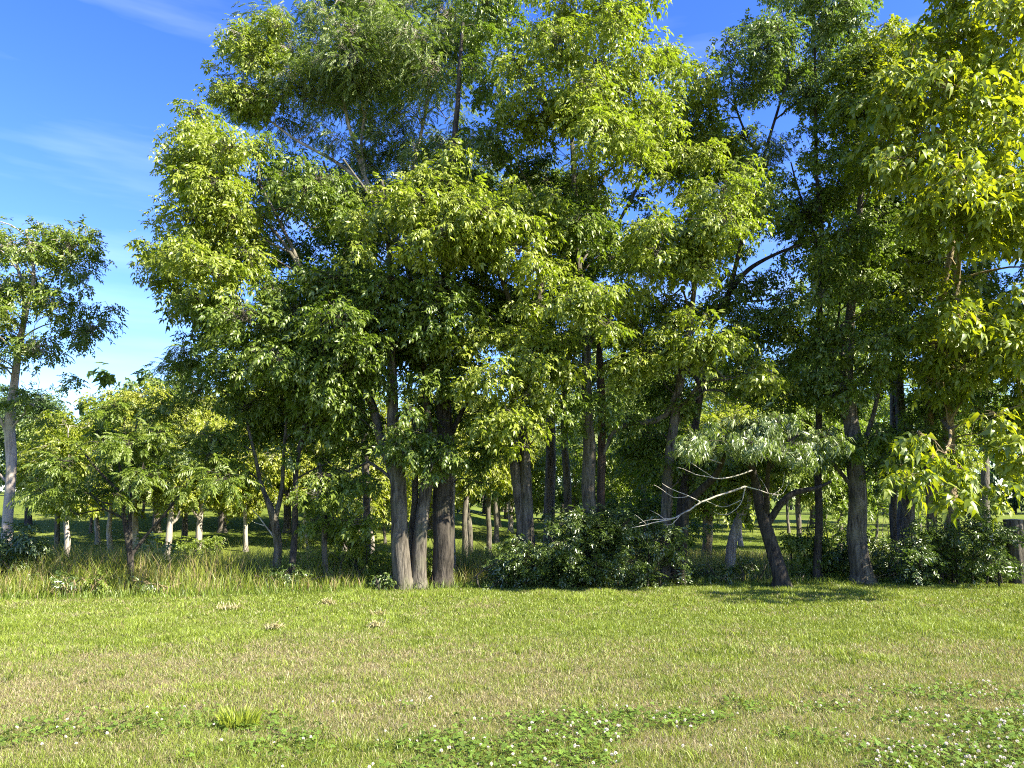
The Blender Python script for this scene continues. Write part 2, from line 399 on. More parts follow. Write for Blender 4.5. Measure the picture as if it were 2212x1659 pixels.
TPL = {
    'ash': [pinnate(.24, 3, .105, .044, leaf=leaf8, sd=1), pinnate(.20, 2, .120, .050, leaf=leaf8, sd=2), pinnate(.17, 2, .11, .046, leaf=leaf8, sd=3, droop=.8, tip=.4), pinnate(.22, 3, .085, .036, leaf=leaf8, sd=31, droop=.3), twigleaves(.2, 5, .10, .045, leaf=leaf8, sd=32, hang=.5)],
    'hickory': [pinnate(.24, 2, .18, .078, leaf=leaf8, sd=4, droop=.6, tip=.4), pinnate(.20, 2, .165, .072, leaf=leaf8, sd=5, droop=.9, tip=.5), twigleaves(.2, 5, .15, .08, leaf=leaf8, sd=6, hang=.6), pinnate(.18, 1, .20, .088, leaf=leaf8, sd=41, droop=.8, tip=.45), twigleaves(.16, 4, .12, .065, leaf=leaf8, sd=42, hang=.9, tip=.4)],
    'locust': [pinnate(.26, 6, .060, .024, leaf=leaf4, sd=7, ang=62), pinnate(.22, 6, .055, .024, leaf=leaf4, sd=8, ang=60)],
    'walnut': [pinnate(.30, 6, .085, .032, leaf=leaf4, sd=9, ang=62, droop=.25), pinnate(.26, 5, .09, .034, leaf=leaf4, sd=10, droop=.3)],
    'willow': [twigleaves(.22, 8, .135, .032, sd=11, hang=.9, tip=.4), twigleaves(.18, 7, .14, .034, sd=12, hang=1.1, tip=.45)],
    'bush': [twigleaves(.22, 8, .066, .036, leaf=leaf4, sd=13, hang=.15), twigleaves(.18, 7, .07, .04, leaf=leaf4, sd=14, hang=.3)],
    'small': [pinnate(.17, 3, .075, .034, leaf=leaf4, sd=15), twigleaves(.2, 7, .08, .04, leaf=leaf4, sd=16)],
    'grove': [pinnate(.26, 3, .125, .06, leaf=leaf4, sd=17), twigleaves(.28, 7, .13, .065, leaf=leaf4, sd=18)],
    'far': [twigleaves(.7, 8, .42, .26, leaf=leaf4, sd=19), twigleaves(.6, 7, .4, .24, leaf=leaf4, sd=20)],
}
def _tri_area(v, f):
    a = v[f]; return .5*np.linalg.norm(np.cross(a[:, 1]-a[:, 0], a[:, 2]-a[:, 0]), axis=1).sum()
AREA = {k: float(np.mean([_tri_area(v, f) for v, f, _ in t])) for k, t in TPL.items()}

def sprays(kind, pos, fwd, up, scale, rnd):
    """place the leaf sprays: returns verts, tris, per-face random"""
    T = TPL[kind]; which = RNG.integers(0, len(T), len(pos)); V = []; Fc = []; R = []; n = 0
    f = norm(fwd); s = norm(np.cross(up, f)); nn = np.cross(f, s)
    for k, (tv, tf, li) in enumerate(T):
        i = np.where(which == k)[0]
        if not len(i): continue
        tv2 = tv[None]*scale[i][:, None, None]
        v = pos[i][:, None] + tv2[..., 0:1]*f[i][:, None] + tv2[..., 1:2]*s[i][:, None] + tv2[..., 2:3]*nn[i][:, None]
        V.append(v.reshape(-1, 3)); Fc.append((tf[None] + (np.arange(len(i))*len(tv))[:, None, None] + n).reshape(-1, 3)); n += len(i)*len(tv)
        lr = RNG.uniform(-.28, .28, (len(i), li.max()+1))
        R.append(np.clip(rnd[i][:, None] + lr[:, li], 0, 1).ravel())
    return np.concatenate(V), np.concatenate(Fc), np.concatenate(R)

def crown_leaves(kind, centers, radii, lai=1.5, flat=.68, sc=1., tips_per=7, droop=.35, tone=.5):
    """leaf bunches in each clump; returns leaf mesh arrays plus twig start/end arrays"""
    pos = []; fw = []; ts = []; te = []
    for c, r in zip(centers, radii):
        n = max(6, int(lai*math.pi*r*r/(AREA[kind]*sc*sc*LS*LS))); nt_ = max(3, n//tips_per)
        d = norm(RNG.normal(size=(nt_, 3))); rr = r*(.25 + .75*RNG.uniform(0, 1, nt_)**.55)
        tip = c + d*rr[:, None]*np.array([1, 1, flat])
        k = RNG.integers(0, nt_, n)
        p = tip[k] + RNG.normal(size=(n, 3))*np.array([.13, .13, .08])*min(1.5, max(.6, r/.7))*sc
        out = d[k]*np.array([1, 1, .35]) + RNG.normal(size=(n, 3))*np.array([.75, .75, .35]) + np.array([0, 0, -droop])
        pos.append(p); fw.append(out); ts.append(np.repeat(c[None], nt_, 0) + RNG.normal(size=(nt_, 3))*r*.12); te.append(tip)
    pos = np.concatenate(pos); fw = np.concatenate(fw); n = len(pos)
    up = np.array([0, 0, 1.]) + RNG.normal(size=(n, 3))*.42 + SUN*.35
    clump_tone = np.concatenate([np.full(len(q), tone + RNG.uniform(-.15, .15)) for q in [pos]])
    v, f, r = sprays(kind, pos, fw, up, LS*sc*RNG.uniform(.6, 1.3, n), np.clip(clump_tone + RNG.normal(size=n)*.2, 0, 1))
    return v, f, r, np.concatenate(ts), np.concatenate(te)

def in_poly(poly, u, v):
    p = np.asarray(poly, float); x = p[:, 0]; y = p[:, 1]; c = np.zeros(len(u), bool); j = len(p)-1
    for i in range(len(p)):
        k = ((y[i] > v) != (y[j] > v)) & (u < (x[j]-x[i])*(v-y[i])/(y[j]-y[i]+1e-9) + x[i]); c ^= k; j = i
    return c
def poly_dist(poly, u, v):
    p = np.asarray(poly, float); q = np.roll(p, -1, 0); best = np.full(len(u), 1e9)
    for a, b in zip(p, q):
        ab = b-a; t = np.clip(((u-a[0])*ab[0]+(v-a[1])*ab[1])/(ab@ab), 0, 1)
        best = np.minimum(best, np.hypot(u-a[0]-t*ab[0], v-a[1]-t*ab[1]))
    return best
def poly_area(poly):
    p = np.asarray(poly, float); q = np.roll(p, -1, 0); return abs((p[:, 0]*q[:, 1]-q[:, 0]*p[:, 1]).sum())/2

def clumps_in(poly, Y, thick, r, k=2.2, shrink=.55):
    """clump centres filling a crown whose silhouette was measured in the photograph, at distance Y, thickness in metres"""
    px = F2/Y; A = poly_area(poly)/px**2; n = max(2, int(A*k/(math.pi*r*r)))
    p = np.asarray(poly, float); lo = p.min(0); hi = p.max(0); C_ = []; R_ = []; tries = 0
    dmax = poly_dist(poly, *[np.array(q) for q in zip(*[(p[:, 0].mean(), p[:, 1].mean())])])[0] + 1e-6
    while len(C_) < n and tries < n*60:
        tries += 1
        u = RNG.uniform(lo[0], hi[0]); v = RNG.uniform(lo[1], hi[1])
        if not in_poly(poly, np.array([u]), np.array([v]))[0]: continue
        d = poly_dist(poly, np.array([u]), np.array([v]))[0]
        ri = r*RNG.uniform(.65, 1.3)
        if d < ri*px*shrink:
            if RNG.uniform() < .5: continue
            ri *= .6
        Yi = Y + thick*math.sqrt(min(1, d/max(dmax, 40)))*RNG.uniform(-1, 1)
        c = P(u, v, Yi)
        if C_ and tries < n*40:
            D = np.linalg.norm(np.array(C_)-c, axis=1)
            if D.min() < ri*.6: continue
        C_.append(c); R_.append(ri)
    return np.array(C_), np.array(R_)

def grow_limbs(mb, stem_pts, stem_r, centers, radii, rmax=.05, k=5):
    """limbs from the stems, and side limbs from those limbs, out to the middle of every clump"""
    SPn = stem_pts.copy(); SRn = stem_r.copy(); nst = len(stem_pts)
    d0 = np.array([np.linalg.norm(stem_pts - c, axis=1).min() for c in centers])
    for q in np.argsort(d0):
        c = centers[q]
        dz = SPn[:, 2] - (c[2] - .25*np.linalg.norm(SPn[:, :2]-c[:2], axis=1))
        D = np.linalg.norm(SPn - c, axis=1)*RNG.uniform(.85, 1.25, len(SPn)) + np.maximum(0, dz)*2.5 + (SRn < .007)*.25
        i = int(np.argmin(D)); s = SPn[i]; L = np.linalg.norm(c-s)
        if L < .1: continue
        m1 = s + (c-s)*.33 + np.array([0, 0, .13*L]) + RNG.normal(size=3)*.09*L; m2 = s + (c-s)*.70 + np.array([0, 0, .08*L]) + RNG.normal(size=3)*.09*L
        r0 = min(SRn[i]*.7, rmax, .012 + .012*L)
        pts, rad = resample([s, m1, m2, c], [r0, r0*.75, max(r0*.5, .005), .005], .3)
        mb.tube(pts, rad, k, cap=False)
        h = max(1, int(len(pts)*.3)); SPn = np.concatenate([SPn, pts[h:]]); SRn = np.concatenate([SRn, rad[h:]])

KD, LD = 2.0, 1.7
LS = .84
def make_tree(name, label, cat, group, stems, crowns, bark='bark_grey', Y=None, limbs=True, twig_r=.004, dead=None, part_labels=None, yj=.25, sides=14):
    """stems: lists of (u, v, halfwidth_px[, Y]); crowns: dicts(poly, Y, thick, r, k, lai, leaf, mat)"""
    base = stems[0][0]; b = P(base[0], base[1], base[3] if len(base) > 3 else Y)
    gz0 = float(terrain(b[0], b[1]))
    root = empty(name, (b[0], b[1], gz0), label, cat, group); org = np.array([b[0], b[1], gz0])
    SP = []; SR = []; bm = MB()
    for si, st in enumerate(stems):
        pts = []; rad = []; ph = RNG.uniform(0, 6)
        for i, q in enumerate(st):
            Yq = q[3] if len(q) > 3 else Y
            p = P(q[0], q[1], Yq); pts.append(p); rad.append(q[2]*Yq/F2*(.95 if i < 3 else .85))
        pts = np.array(pts); rad = np.array(rad)
        if pts[0][2] < gz0 + .6:          # a stem that rises from the ground
            pts[0][2] = gz0 - .12; rad[0] *= 1.6
            h = .35; extra = pts[0] + (pts[1]-pts[0])*min(.5, h/max(.01, np.linalg.norm(pts[1]-pts[0])))
            pts = np.insert(pts, 1, extra, 0); rad = np.insert(rad, 1, rad[1]*1.12)
        wob = np.zeros_like(pts); wob[1:, 1] = np.cumsum(RNG.normal(size=len(pts)-1))*yj*.35
        if si > 0 and pts[0][2] > gz0 + .6 and len(SP):
            A_ = np.concatenate(SP); j = np.argmin(np.hypot(A_[:, 0]-pts[0][0], A_[:, 2]-pts[0][2])); wob[:, 1] += (A_[j][1]-pts[0][1])
            wob[0, 1] = A_[j][1]-pts[0][1]
        pts = pts + wob
        pr, rr = resample(pts, rad, .16)
        amp = np.minimum(.035, rr*.35)
        L = np.arange(len(pr))*.16
        pr[:, 0] += (vnoise(L*1.1+si*9.3, L*0+3+ph, si+5)-.5)*amp*2*np.minimum(1, L); pr[:, 1] += (vnoise(L*1.1+si*4.3, L*0+7+ph, si+9)-.5)*amp*2*np.minimum(1, L)
        big = rr.max() > .035
        m_ = bm if not big else MB()
        m_.tube(pr, rr, sides if big else 7, rough=.14 if big else .08, seed=int(RNG.integers(1, 999)))
        if big:
            o = m_.build('trunk', M[bark], root, org)
        SP.append(pr); SR.append(rr)
    sp = np.concatenate(SP); sr = np.concatenate(SR)
    LV = {}; tws = []; twe = []
    for cr in crowns:
        c, r = clumps_in(cr['poly'], cr.get('Y', Y), cr.get('thick', 1.5), cr.get('r', .6), cr.get('k', 2.2)*KD)
        if not len(c): continue
        if limbs: grow_limbs(bm, sp, sr, c, r, rmax=cr.get('rmax', .05))
        kind = cr.get('leaf', 'ash'); mt = cr.get('mat', kind)
        v, f, rn, ts, te = crown_leaves(kind, c, r, cr.get('lai', 1.5)*LD, cr.get('flat', .68), cr.get('sc', 1.), cr.get('tips', 7), cr.get('droop', .35), cr.get('tone', .5))
        LV.setdefault(mt, []).append((v, f, rn)); tws.append(ts); twe.append(te)
    if tws:
        ts = np.concatenate(tws); te = np.concatenate(twe); n = len(ts)
        mid = (ts+te)/2 + RNG.normal(size=(n, 3))*.04 + np.array([0, 0, .05])
        v, f = tubes_batch(ts, mid, te, np.full(n, twig_r*1.8), np.full(n, twig_r*.6)); bm.add(v, f)
    if bm.n: bm.build('branches', M[bark], root, org)
    for mt, lst in LV.items():
        n = 0; V = []; Fc = []; R = []
        for v, f, rn in lst: V.append(v-org); Fc.append(f+n); R.append(rn); n += len(v)
        new_mesh('crown', np.concatenate(V), np.concatenate(Fc), M[mt], root, attrs=np.concatenate(R))
    if dead:
        dm = MB()
        for st in dead:
            pts = np.array([P(q[0], q[1], q[3]) for q in st]); rad = np.array([q[2]*q[3]/F2 for q in st])
            pr, rr = resample(pts, rad, .1); pr = pr + (np.array([[vnoise(i*.6, 2.2, 7), vnoise(i*.6, 5.2, 8), vnoise(i*.6, 9.2, 9)] for i in range(len(pr))])-.5)*.03
            dm.tube(pr, rr, 6)
        o = dm.build('dead_branch', M['deadwood'], root, org); o['label'] = 'bare pale grey dead branch'
    return root
# ------------------------------------------------------------------ front row of trees
G_EDGE = 'tall trees along the lawn edge'
make_tree('ash_tree', 'tall pale-trunked tree at the left edge, standing apart against open sky', 'tree', G_EDGE,
    [[(8, 1266, 12), (20, 1050, 10.5), (28, 900, 10), (40, 790, 8.5), (66, 690, 6.5), (80, 600, 5), (62, 500, 3)],
     [(40, 790, 6), (50, 660, 5), (28, 540, 3)], [(22, 960, 4), (14, 920, 3), (10, 900, 2)]],
    [dict(poly=[(-160, 480), (0, 440), (55, 462), (120, 480), (185, 488), (198, 555), (232, 590), (222, 640), (150, 690), (120, 760), (-160, 780)], thick=1.7, r=.5, k=1.7, leaf='small', mat='ash', sc=1.15),
     dict(poly=[(-160, 700), (110, 720), (200, 670), (258, 660), (262, 705), (236, 740), (258, 790), (180, 820), (150, 860), (60, 900), (-160, 900)], thick=1.5, r=.38, k=.8, leaf='small', mat='ash', sc=1.1),
     dict(poly=[(-160, 860), (60, 860), (130, 870), (110, 900), (50, 920), (-160, 980)], thick=1.4, r=.4, k=.8, leaf='small', mat='ash', sc=1.1)],
    bark='bark_pale', Y=17)
make_tree('walnut_tree', 'small round-crowned tree with low dark forked trunk at the lawn edge', 'tree', G_EDGE,
    [[(285, 1277, 7), (285, 1200, 7), (274, 1130, 4.5), (268, 1040, 3.2), (255, 950, 2.2)], [(284, 1195, 5), (283, 1130, 4), (278, 1000, 3), (292, 900, 2)],
     [(286, 1200, 4), (318, 1153, 3.5), (345, 1120, 3), (400, 1050, 2.2), (450, 1000, 1.5)], [(272, 1070, 3), (230, 1020, 2.4), (180, 960, 1.6)], [(280, 1080, 2.6), (330, 1000, 2), (370, 930, 1.5)]],
    [dict(poly=[(60, 1070), (95, 1000), (140, 925), (230, 855), (300, 825), (370, 860), (450, 900), (520, 960), (560, 1030), (505, 1080), (400, 1085), (330, 1050), (300, 1075), (220, 1105), (120, 1105)], thick=1.7, r=.40, k=1.25, leaf='walnut', mat='grove_green', flat=.4, droop=.2, lai=1.3)],
    bark='bark_dark', Y=15.3)
make_tree('ash_tree', 'slim grey tree with a Y fork, in meadow grass right of the small round tree', 'tree', G_EDGE,
    [[(598, 1262, 9), (600, 1180, 8.7), (597, 1110, 8.7), (586, 1080, 6), (567, 1040, 5), (560, 990, 4), (540, 920, 3)], [(600, 1118, 6), (612, 1060, 5), (618, 1000, 4), (625, 900, 3)]],
    [dict(poly=[(440, 890), (520, 840), (640, 820), (700, 900), (680, 985), (610, 1030), (520, 1030), (450, 980)], thick=1.3, r=.42, k=1.2, leaf='ash'),
     dict(poly=[(330, 760), (400, 740), (470, 800), (500, 870), (440, 890), (370, 830)], thick=.8, r=.35, k=1.2, leaf='locust', mat='ash')],
    bark='bark_grey', Y=16.2, dead=[[(597, 1165, 2, 16.2), (572, 1135, 1.6, 16.1), (545, 1100, .8, 16)], [(572, 1135, 1.2, 16.1), (548, 1128, .6, 16)]])
make_tree('ash_tree', 'thin rough-barked dark tree with shaggy base, just right of the Y-forked grey tree', 'tree', G_EDGE,
    [[(628, 1276, 8), (632, 1150, 7), (634, 1000, 6.2), (650, 930, 5.2), (668, 830, 4), (690, 740, 3)], [(636, 1032, 2.5), (672, 1012, 2), (705, 995, 1.2)]],
    [dict(poly=[(560, 730), (700, 700), (800, 760), (835, 850), (790, 940), (740, 985), (650, 900), (560, 860)], thick=1.4, r=.5, k=1.5, leaf='ash')],
    bark='bark_dark', Y=15.4)
make_tree('ash_sapling', 'young tree with low dark leaf layers left of the big multi-stemmed ash', 'tree', G_EDGE,
    [[(705, 1270, 6.5), (698, 1180, 6), (697, 1090, 5), (690, 1000, 3)]],
    [dict(poly=[(610, 1020), (700, 985), (800, 1000), (830, 1080), (805, 1150), (740, 1190), (680, 1150), (630, 1090)], thick=1.1, r=.38, k=1.2, leaf='ash', flat=.4)],
    bark='bark_grey', Y=15.9)
make_tree('ash_tree', 'great multi-stemmed ash whose leaning limbs carry the broad left crown', 'tree', G_EDGE,
    [[(872, 1276, 21), (868, 1150, 19), (858, 1030, 17.5), (850, 940, 15), (848, 850, 12), (850, 700, 9), (845, 560, 7), (830, 400, 4)],
     [(866, 1065, 13), (842, 1000, 11), (822, 950, 10), (800, 870, 9), (745, 770, 8), (690, 685, 7), (660, 610, 6), (638, 550, 5), (600, 470, 4), (555, 390, 3)],
     [(905, 1276, 17), (908, 1150, 15), (917, 1040, 13.5), (925, 960, 11), (915, 850, 9), (900, 700, 7), (870, 560, 6), (800, 420, 4), (730, 320, 3)],
     [(888, 1274, 9, 15.9), (893, 1150, 8, 15.9), (897, 1050, 7, 15.9), (893, 900, 5, 16)],
     [(715, 725, 5), (680, 640, 4.5), (610, 520, 3.5), (520, 430, 2.5)]],
    [dict(poly=[(272, 440), (288, 375), (345, 345), (340, 270), (400, 230), (440, 160), (520, 170), (560, 290), (560, 420), (600, 560), (560, 640), (470, 690), (400, 660), (370, 650), (300, 600), (290, 520)], thick=1.9, r=.6, k=2.4, leaf='ash', mat='ash_lit'),
     dict(poly=[(420, 640), (560, 620), (660, 560), (760, 570), (850, 640), (840, 760), (790, 850), (650, 880), (500, 850), (430, 800), (400, 700)], thick=1.9, r=.6, k=2.0, leaf='ash'),
     dict(poly=[(560, 300), (700, 340), (800, 430), (850, 560), (760, 560), (650, 470), (580, 400)], thick=1.6, r=.5, k=1.9, leaf='ash'),
     dict(poly=[(800, 900), (870, 860), (960, 900), (985, 1000), (940, 1060), (880, 1000), (830, 990)], Y=14.6, thick=.7, r=.4, k=1.7, leaf='ash'),
     dict(poly=[(430, 790), (640, 860), (860, 860), (850, 960), (720, 1000), (560, 960), (430, 880)], Y=16.5, thick=1.3, r=.45, k=1.2, leaf='ash'),
     dict(poly=[(640, 560), (800, 600), (1000, 570), (1010, 820), (900, 890), (780, 860), (690, 760)], Y=14.7, thick=.8, r=.4, k=.9, leaf='ash'),
     dict(poly=[(300, 560), (420, 600), (520, 660), (540, 830), (430, 840), (400, 720), (340, 650)], Y=15.8, thick=1.2, r=.45, k=1.9, leaf='ash')],
    bark='bark_grey', Y=15.5)
make_tree('ash_tree', 'thick upright tree with dark deeply furrowed bark, right beside the multi-stemmed ash', 'tree', G_EDGE,
    [[(957, 1274, 24), (958, 1150, 22), (960, 1000, 21), (960, 850, 18), (962, 720, 14), (965, 560, 11), (975, 400, 8), (990, 200, 6), (1000, 50, 4)], [(950, 1030, 7), (936, 1000, 6), (925, 960, 5), (920, 900, 3)],
     [(965, 960, 6), (990, 900, 5), (1015, 850, 4), (1035, 790, 3)]],
    [dict(poly=[(850, 430), (950, 340), (1060, 330), (1100, 450), (1080, 600), (1020, 690), (1040, 820), (1000, 900), (930, 920), (850, 890), (830, 760), (850, 600)], Y=16.3, thick=1.5, r=.62, k=2.2, leaf='ash'),
     dict(poly=[(985, 900), (1060, 860), (1110, 940), (1090, 1040), (1020, 1060), (985, 1000)], Y=16.2, thick=.6, r=.33, k=1.1, leaf='ash')],
    bark='bark_dark', Y=15.8)
make_tree('locust_tree', 'tall fine-leaved locust with a slim pale trunk, its feathery top filling the upper left', 'tree', G_EDGE,
    [[(977, 1272, 8.5), (973, 1150, 8), (976, 1050, 7.5), (968, 900, 7), (935, 700, 7), (865, 530, 6.5), (800, 410, 5.5), (770, 330, 5), (740, 200, 3.5), (730, 60, 2.5)],
     [(800, 410, 5), (730, 350, 4), (640, 300, 3), (560, 240, 2)], [(790, 400, 4), (780, 300, 3.4), (800, 150, 2.5)], [(850, 500, 5), (900, 330, 4), (930, 180, 3)]],
    [dict(poly=[(470, 190), (490, 120), (560, 15), (640, 20), (640, -60), (1010, -90), (1035, 140), (1000, 240), (900, 260), (760, 290), (640, 290), (540, 250)], Y=18.2, thick=2.3, r=.62, k=2.3, leaf='locust', sc=1.15),
     dict(poly=[(500, 200), (760, 280), (1000, 230), (1090, 340), (1060, 600), (880, 570), (800, 480), (700, 400), (600, 320), (520, 280)], Y=18, thick=1.6, r=.5, k=1.15, leaf='locust', sc=1.15),
     dict(poly=[(450, 210), (470, 110), (490, 60), (560, 10), (640, 40), (640, 190), (560, 270), (500, 250)], Y=17.4, thick=1., r=.45, k=2.0, leaf='ash', mat='ash_lit', sc=.9)],
    bark='bark_pale', Y=17.6)
make_tree('ash_tree', 'tree of twin dark trunks rising from the left end of the big dark bush', 'tree', G_EDGE,
    [[(1147, 1262, 15), (1142, 1130, 13), (1135, 1000, 12), (1129, 890, 11), (1148, 720, 8), (1180, 560, 6), (1170, 450, 4)],
     [(1135, 1262, 14, 16.8), (1128, 1130, 12.5, 16.8), (1115, 1000, 12, 16.8), (1107, 900, 11, 16.8), (1110, 750, 8, 15.8), (1090, 620, 6, 15.6), (1000, 480, 4, 15), (900, 430, 3, 14.6)],
     [(1112, 960, 3), (1060, 990, 2.4), (1020, 1040, 1.6), (985, 1070, 1)]],
    [dict(poly=[(690, 490), (750, 440), (800, 400), (870, 385), (930, 320), (1010, 325), (1030, 400), (1150, 370), (1220, 430), (1240, 540), (1190, 620), (1110, 640), (1050, 560), (930, 570), (800, 560), (700, 560)], Y=14.2, thick=1.1, r=.5, k=2.0, leaf='ash', mat='ash_lit'),
     dict(poly=[(980, 730), (1060, 690), (1150, 650), (1280, 690), (1290, 760), (1200, 850), (1160, 960), (1080, 975), (1020, 900), (985, 810)], Y=14.6, thick=1.0, r=.5, k=2.1, leaf='ash', mat='ash_lit'),
     dict(poly=[(700, 600), (820, 570), (960, 600), (1050, 640), (1040, 720), (960, 740), (840, 700), (720, 680)], Y=14.8, thick=1.0, r=.45, k=1.2, leaf='ash'),
     dict(poly=[(1000, -90), (1190, -90), (1180, 0), (1090, 120), (1090, 240), (1110, 350), (1010, 330), (985, 100)], Y=16.5, thick=1.3, r=.5, k=1.6, leaf='ash'),
     dict(poly=[(1010, 570), (1180, 600), (1290, 560), (1310, 690), (1200, 740), (1010, 720)], Y=16.8, thick=1.2, r=.5, k=1.7, leaf='ash'),
     dict(poly=[(1070, 640), (1290, 700), (1330, 900), (1250, 950), (1130, 900)], Y=15.3, thick=.8, r=.4, k=.8, leaf='ash')],
    bark='bark_grey', Y=16.5)
make_tree('ash_tree', 'straight grey tree in the centre with the brightest crown, foot in the dark bush', 'tree', G_EDGE,
    [[(1282, 1266, 16), (1278, 1130, 15), (1272, 1000, 14.3), (1270, 850, 13), (1268, 730, 11.5), (1258, 640, 9), (1248, 520, 8), (1242, 400, 7), (1235, 280, 5.5), (1225, 150, 4), (1220, 0, 2.5)],
     [(1268, 800, 5), (1235, 770, 4.4), (1190, 740, 3.6), (1130, 700, 2.5)], [(1247, 520, 4), (1280, 430, 3.3), (1330, 330, 2.3), (1370, 200, 1.5)]],
    [dict(poly=[(1070, 120), (1140, 70), (1180, 0), (1200, -100), (1430, -100), (1440, 40), (1400, 90), (1440, 180), (1450, 230), (1430, 330), (1380, 380), (1280, 390), (1190, 330), (1090, 240)], Y=14.8, thick=1.7, r=.58, k=2.3, leaf='ash', mat='ash_lit'),
     dict(poly=[(1380, 90), (1500, 110), (1560, 130), (1575, 180), (1500, 230), (1430, 250), (1400, 170)], thick=.9, r=.4, k=1.7, leaf='ash', mat='ash_lit'),
     dict(poly=[(1190, 620), (1250, 590), (1300, 600), (1340, 660), (1330, 710), (1260, 720), (1220, 690)], Y=13.8, thick=.5, r=.36, k=2.0, leaf='ash', mat='ash_lit'),
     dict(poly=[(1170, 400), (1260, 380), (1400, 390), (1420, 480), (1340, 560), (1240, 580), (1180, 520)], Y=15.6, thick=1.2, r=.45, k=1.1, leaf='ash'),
     dict(poly=[(1250, 560), (1380, 600), (1480, 640), (1500, 800), (1420, 880), (1300, 830), (1270, 700)], Y=15.2, thick=.8, r=.4, k=.75, leaf='ash', mat='ash_lit'),
     dict(poly=[(1050, 200), (1190, 320), (1300, 400), (1350, 560), (1200, 610), (1090, 480)], Y=17.4, thick=1., r=.45, k=1.2, leaf='ash')],
    bark='bark_grey', Y=16.3)
make_tree('dead_tree', 'broken-topped dead trunk with one thick black arching limb beside the central grey tree', 'dead tree', G_EDGE,
    [[(1301, 1262, 10), (1299, 1000, 9), (1298, 850, 9), (1298, 780, 8.5), (1297, 735, 6), (1298, 705, 3)],
     [(1292, 797, 8), (1340, 772, 8.5), (1385, 761, 8.5), (1440, 778, 7.5), (1490, 796, 6.5), (1512, 830, 5), (1508, 900, 3.5)]],
    [], bark='snag', Y=16.8)
make_tree('hickory_tree', 'shaggy-barked grey tree right of the dead trunk, right end of the dark bush', 'tree', G_EDGE,
    [[(1432, 1262, 14), (1436, 1080, 12), (1443, 980, 11), (1455, 880, 10.5), (1470, 790, 9), (1485, 700, 7), (1500, 560, 5), (1510, 450, 3.5)],
     [(1462, 835, 5.5), (1432, 900, 6), (1390, 915, 6.5), (1350, 920, 6.2), (1318, 938, 5), (1300, 985, 3)]],
    [dict(poly=[(1340, 480), (1440, 440), (1520, 400), (1530, 340), (1640, 330), (1685, 380), (1650, 520), (1610, 590), (1500, 640), (1380, 650), (1340, 560)], Y=14.8, thick=1.3, r=.5, k=2.0, leaf='ash', mat='ash_lit'),
     dict(poly=[(1440, 700), (1530, 670), (1600, 720), (1640, 760), (1700, 830), (1600, 840), (1540, 830), (1480, 790)], Y=14.4, thick=.7, r=.4, k=1.9, leaf='ash', mat='ash_lit'),
     dict(poly=[(1330, 840), (1420, 800), (1560, 850), (1600, 960), (1540, 1060), (1420, 1100), (1340, 1060), (1300, 950)], Y=17, thick=1.4, r=.45, k=.9, leaf='ash'),
     dict(poly=[(1330, 620), (1480, 620), (1700, 590), (1720, 760), (1690, 880), (1560, 890), (1400, 860), (1330, 760)], Y=17, thick=1.4, r=.45, k=1.0, leaf='ash')],
    bark='bark_grey', Y=16.7)
make_tree('locust_tree', 'dark slanting tree behind the shaggy grey one, limbs sweeping up to the right', 'tree', G_EDGE,
    [[(1452, 1255, 10.5), (1468, 1090, 9.5), (1490, 980, 9), (1510, 850, 8.5), (1530, 730, 8), (1560, 660, 7.5), (1600, 600, 6.5), (1645, 562, 5.5), (1710, 535, 4), (1790, 515, 2.8)],
     [(1572, 650, 6), (1605, 520, 5), (1640, 400, 4.4), (1665, 300, 4), (1690, 220, 3.4), (1720, 120, 2.5), (1730, 0, 2)], [(1645, 340, 3), (1600, 230, 2.5), (1580, 120, 2)]],
    [dict(poly=[(1555, 130), (1570, 60), (1620, 40), (1640, 0), (1690, -90), (1850, -90), (1900, 50), (1890, 200), (1800, 260), (1710, 240), (1620, 250), (1565, 190)], thick=1.9, r=.55, k=1.9, leaf='ash', mat='locust', sc=.85),
     dict(poly=[(1480, 620), (1560, 560), (1640, 620), (1700, 590), (1720, 680), (1660, 760), (1560, 740), (1490, 700)], thick=1.3, r=.45, k=1.2, leaf='ash'),
     dict(poly=[(1500, 290), (1640, 270), (1700, 300), (1660, 380), (1560, 380)], thick=1., r=.4, k=.8, leaf='locust'),
     dict(poly=[(1420, 200), (1560, 180), (1660, 330), (1560, 440), (1440, 430), (1390, 360)], thick=1.1, r=.4, k=1.1, leaf='ash', mat='ash_lit')],
    bark='bark_dark', Y=17.2)
DEAD = []
def dz(*p, Y=14.6): DEAD.append([(u, v, r*.62, Y - .0008*(1600-u)) for (u, v, r) in p])
dz((1610, 1050, 3.4), (1560, 1068, 3.2), (1515, 1084, 2.9), (1490, 1100, 2.6), (1460, 1117, 2.4), (1420, 1128, 1.9), (1395, 1134, 1.3), (1366, 1140, .7))
dz((1455, 1118, 1.5), (1430, 1121, 1.3), (1405, 1123, 1), (1380, 1130, .6)); dz((1440, 1124, 1.2), (1420, 1110, .9), (1403, 1102, .5)); dz((1470, 1112, 1.4), (1450, 1132, 1.1), (1432, 1134, .6)); dz((1398, 1133, 1), (1385, 1122, .8), (1372, 1112, .4))
dz((1515, 1084, 1.8), (1480, 1068, 1.5), (1452, 1058, 1.2), (1430, 1044, .6)); dz((1485, 1072, 1.2), (1455, 1074, 1), (1430, 1058, .8), (1412, 1047, .5))
dz((1625, 1015, 2.6), (1570, 1033, 2.2), (1530, 1030, 1.6), (1490, 1020, 1.2), (1462, 1008, .6)); dz((1540, 1030, 1.2), (1500, 1005, 1), (1472, 985, .5)); dz((1560, 1000, 2), (1520, 988, 1.4), (1490, 975, 1), (1458, 958, .5))
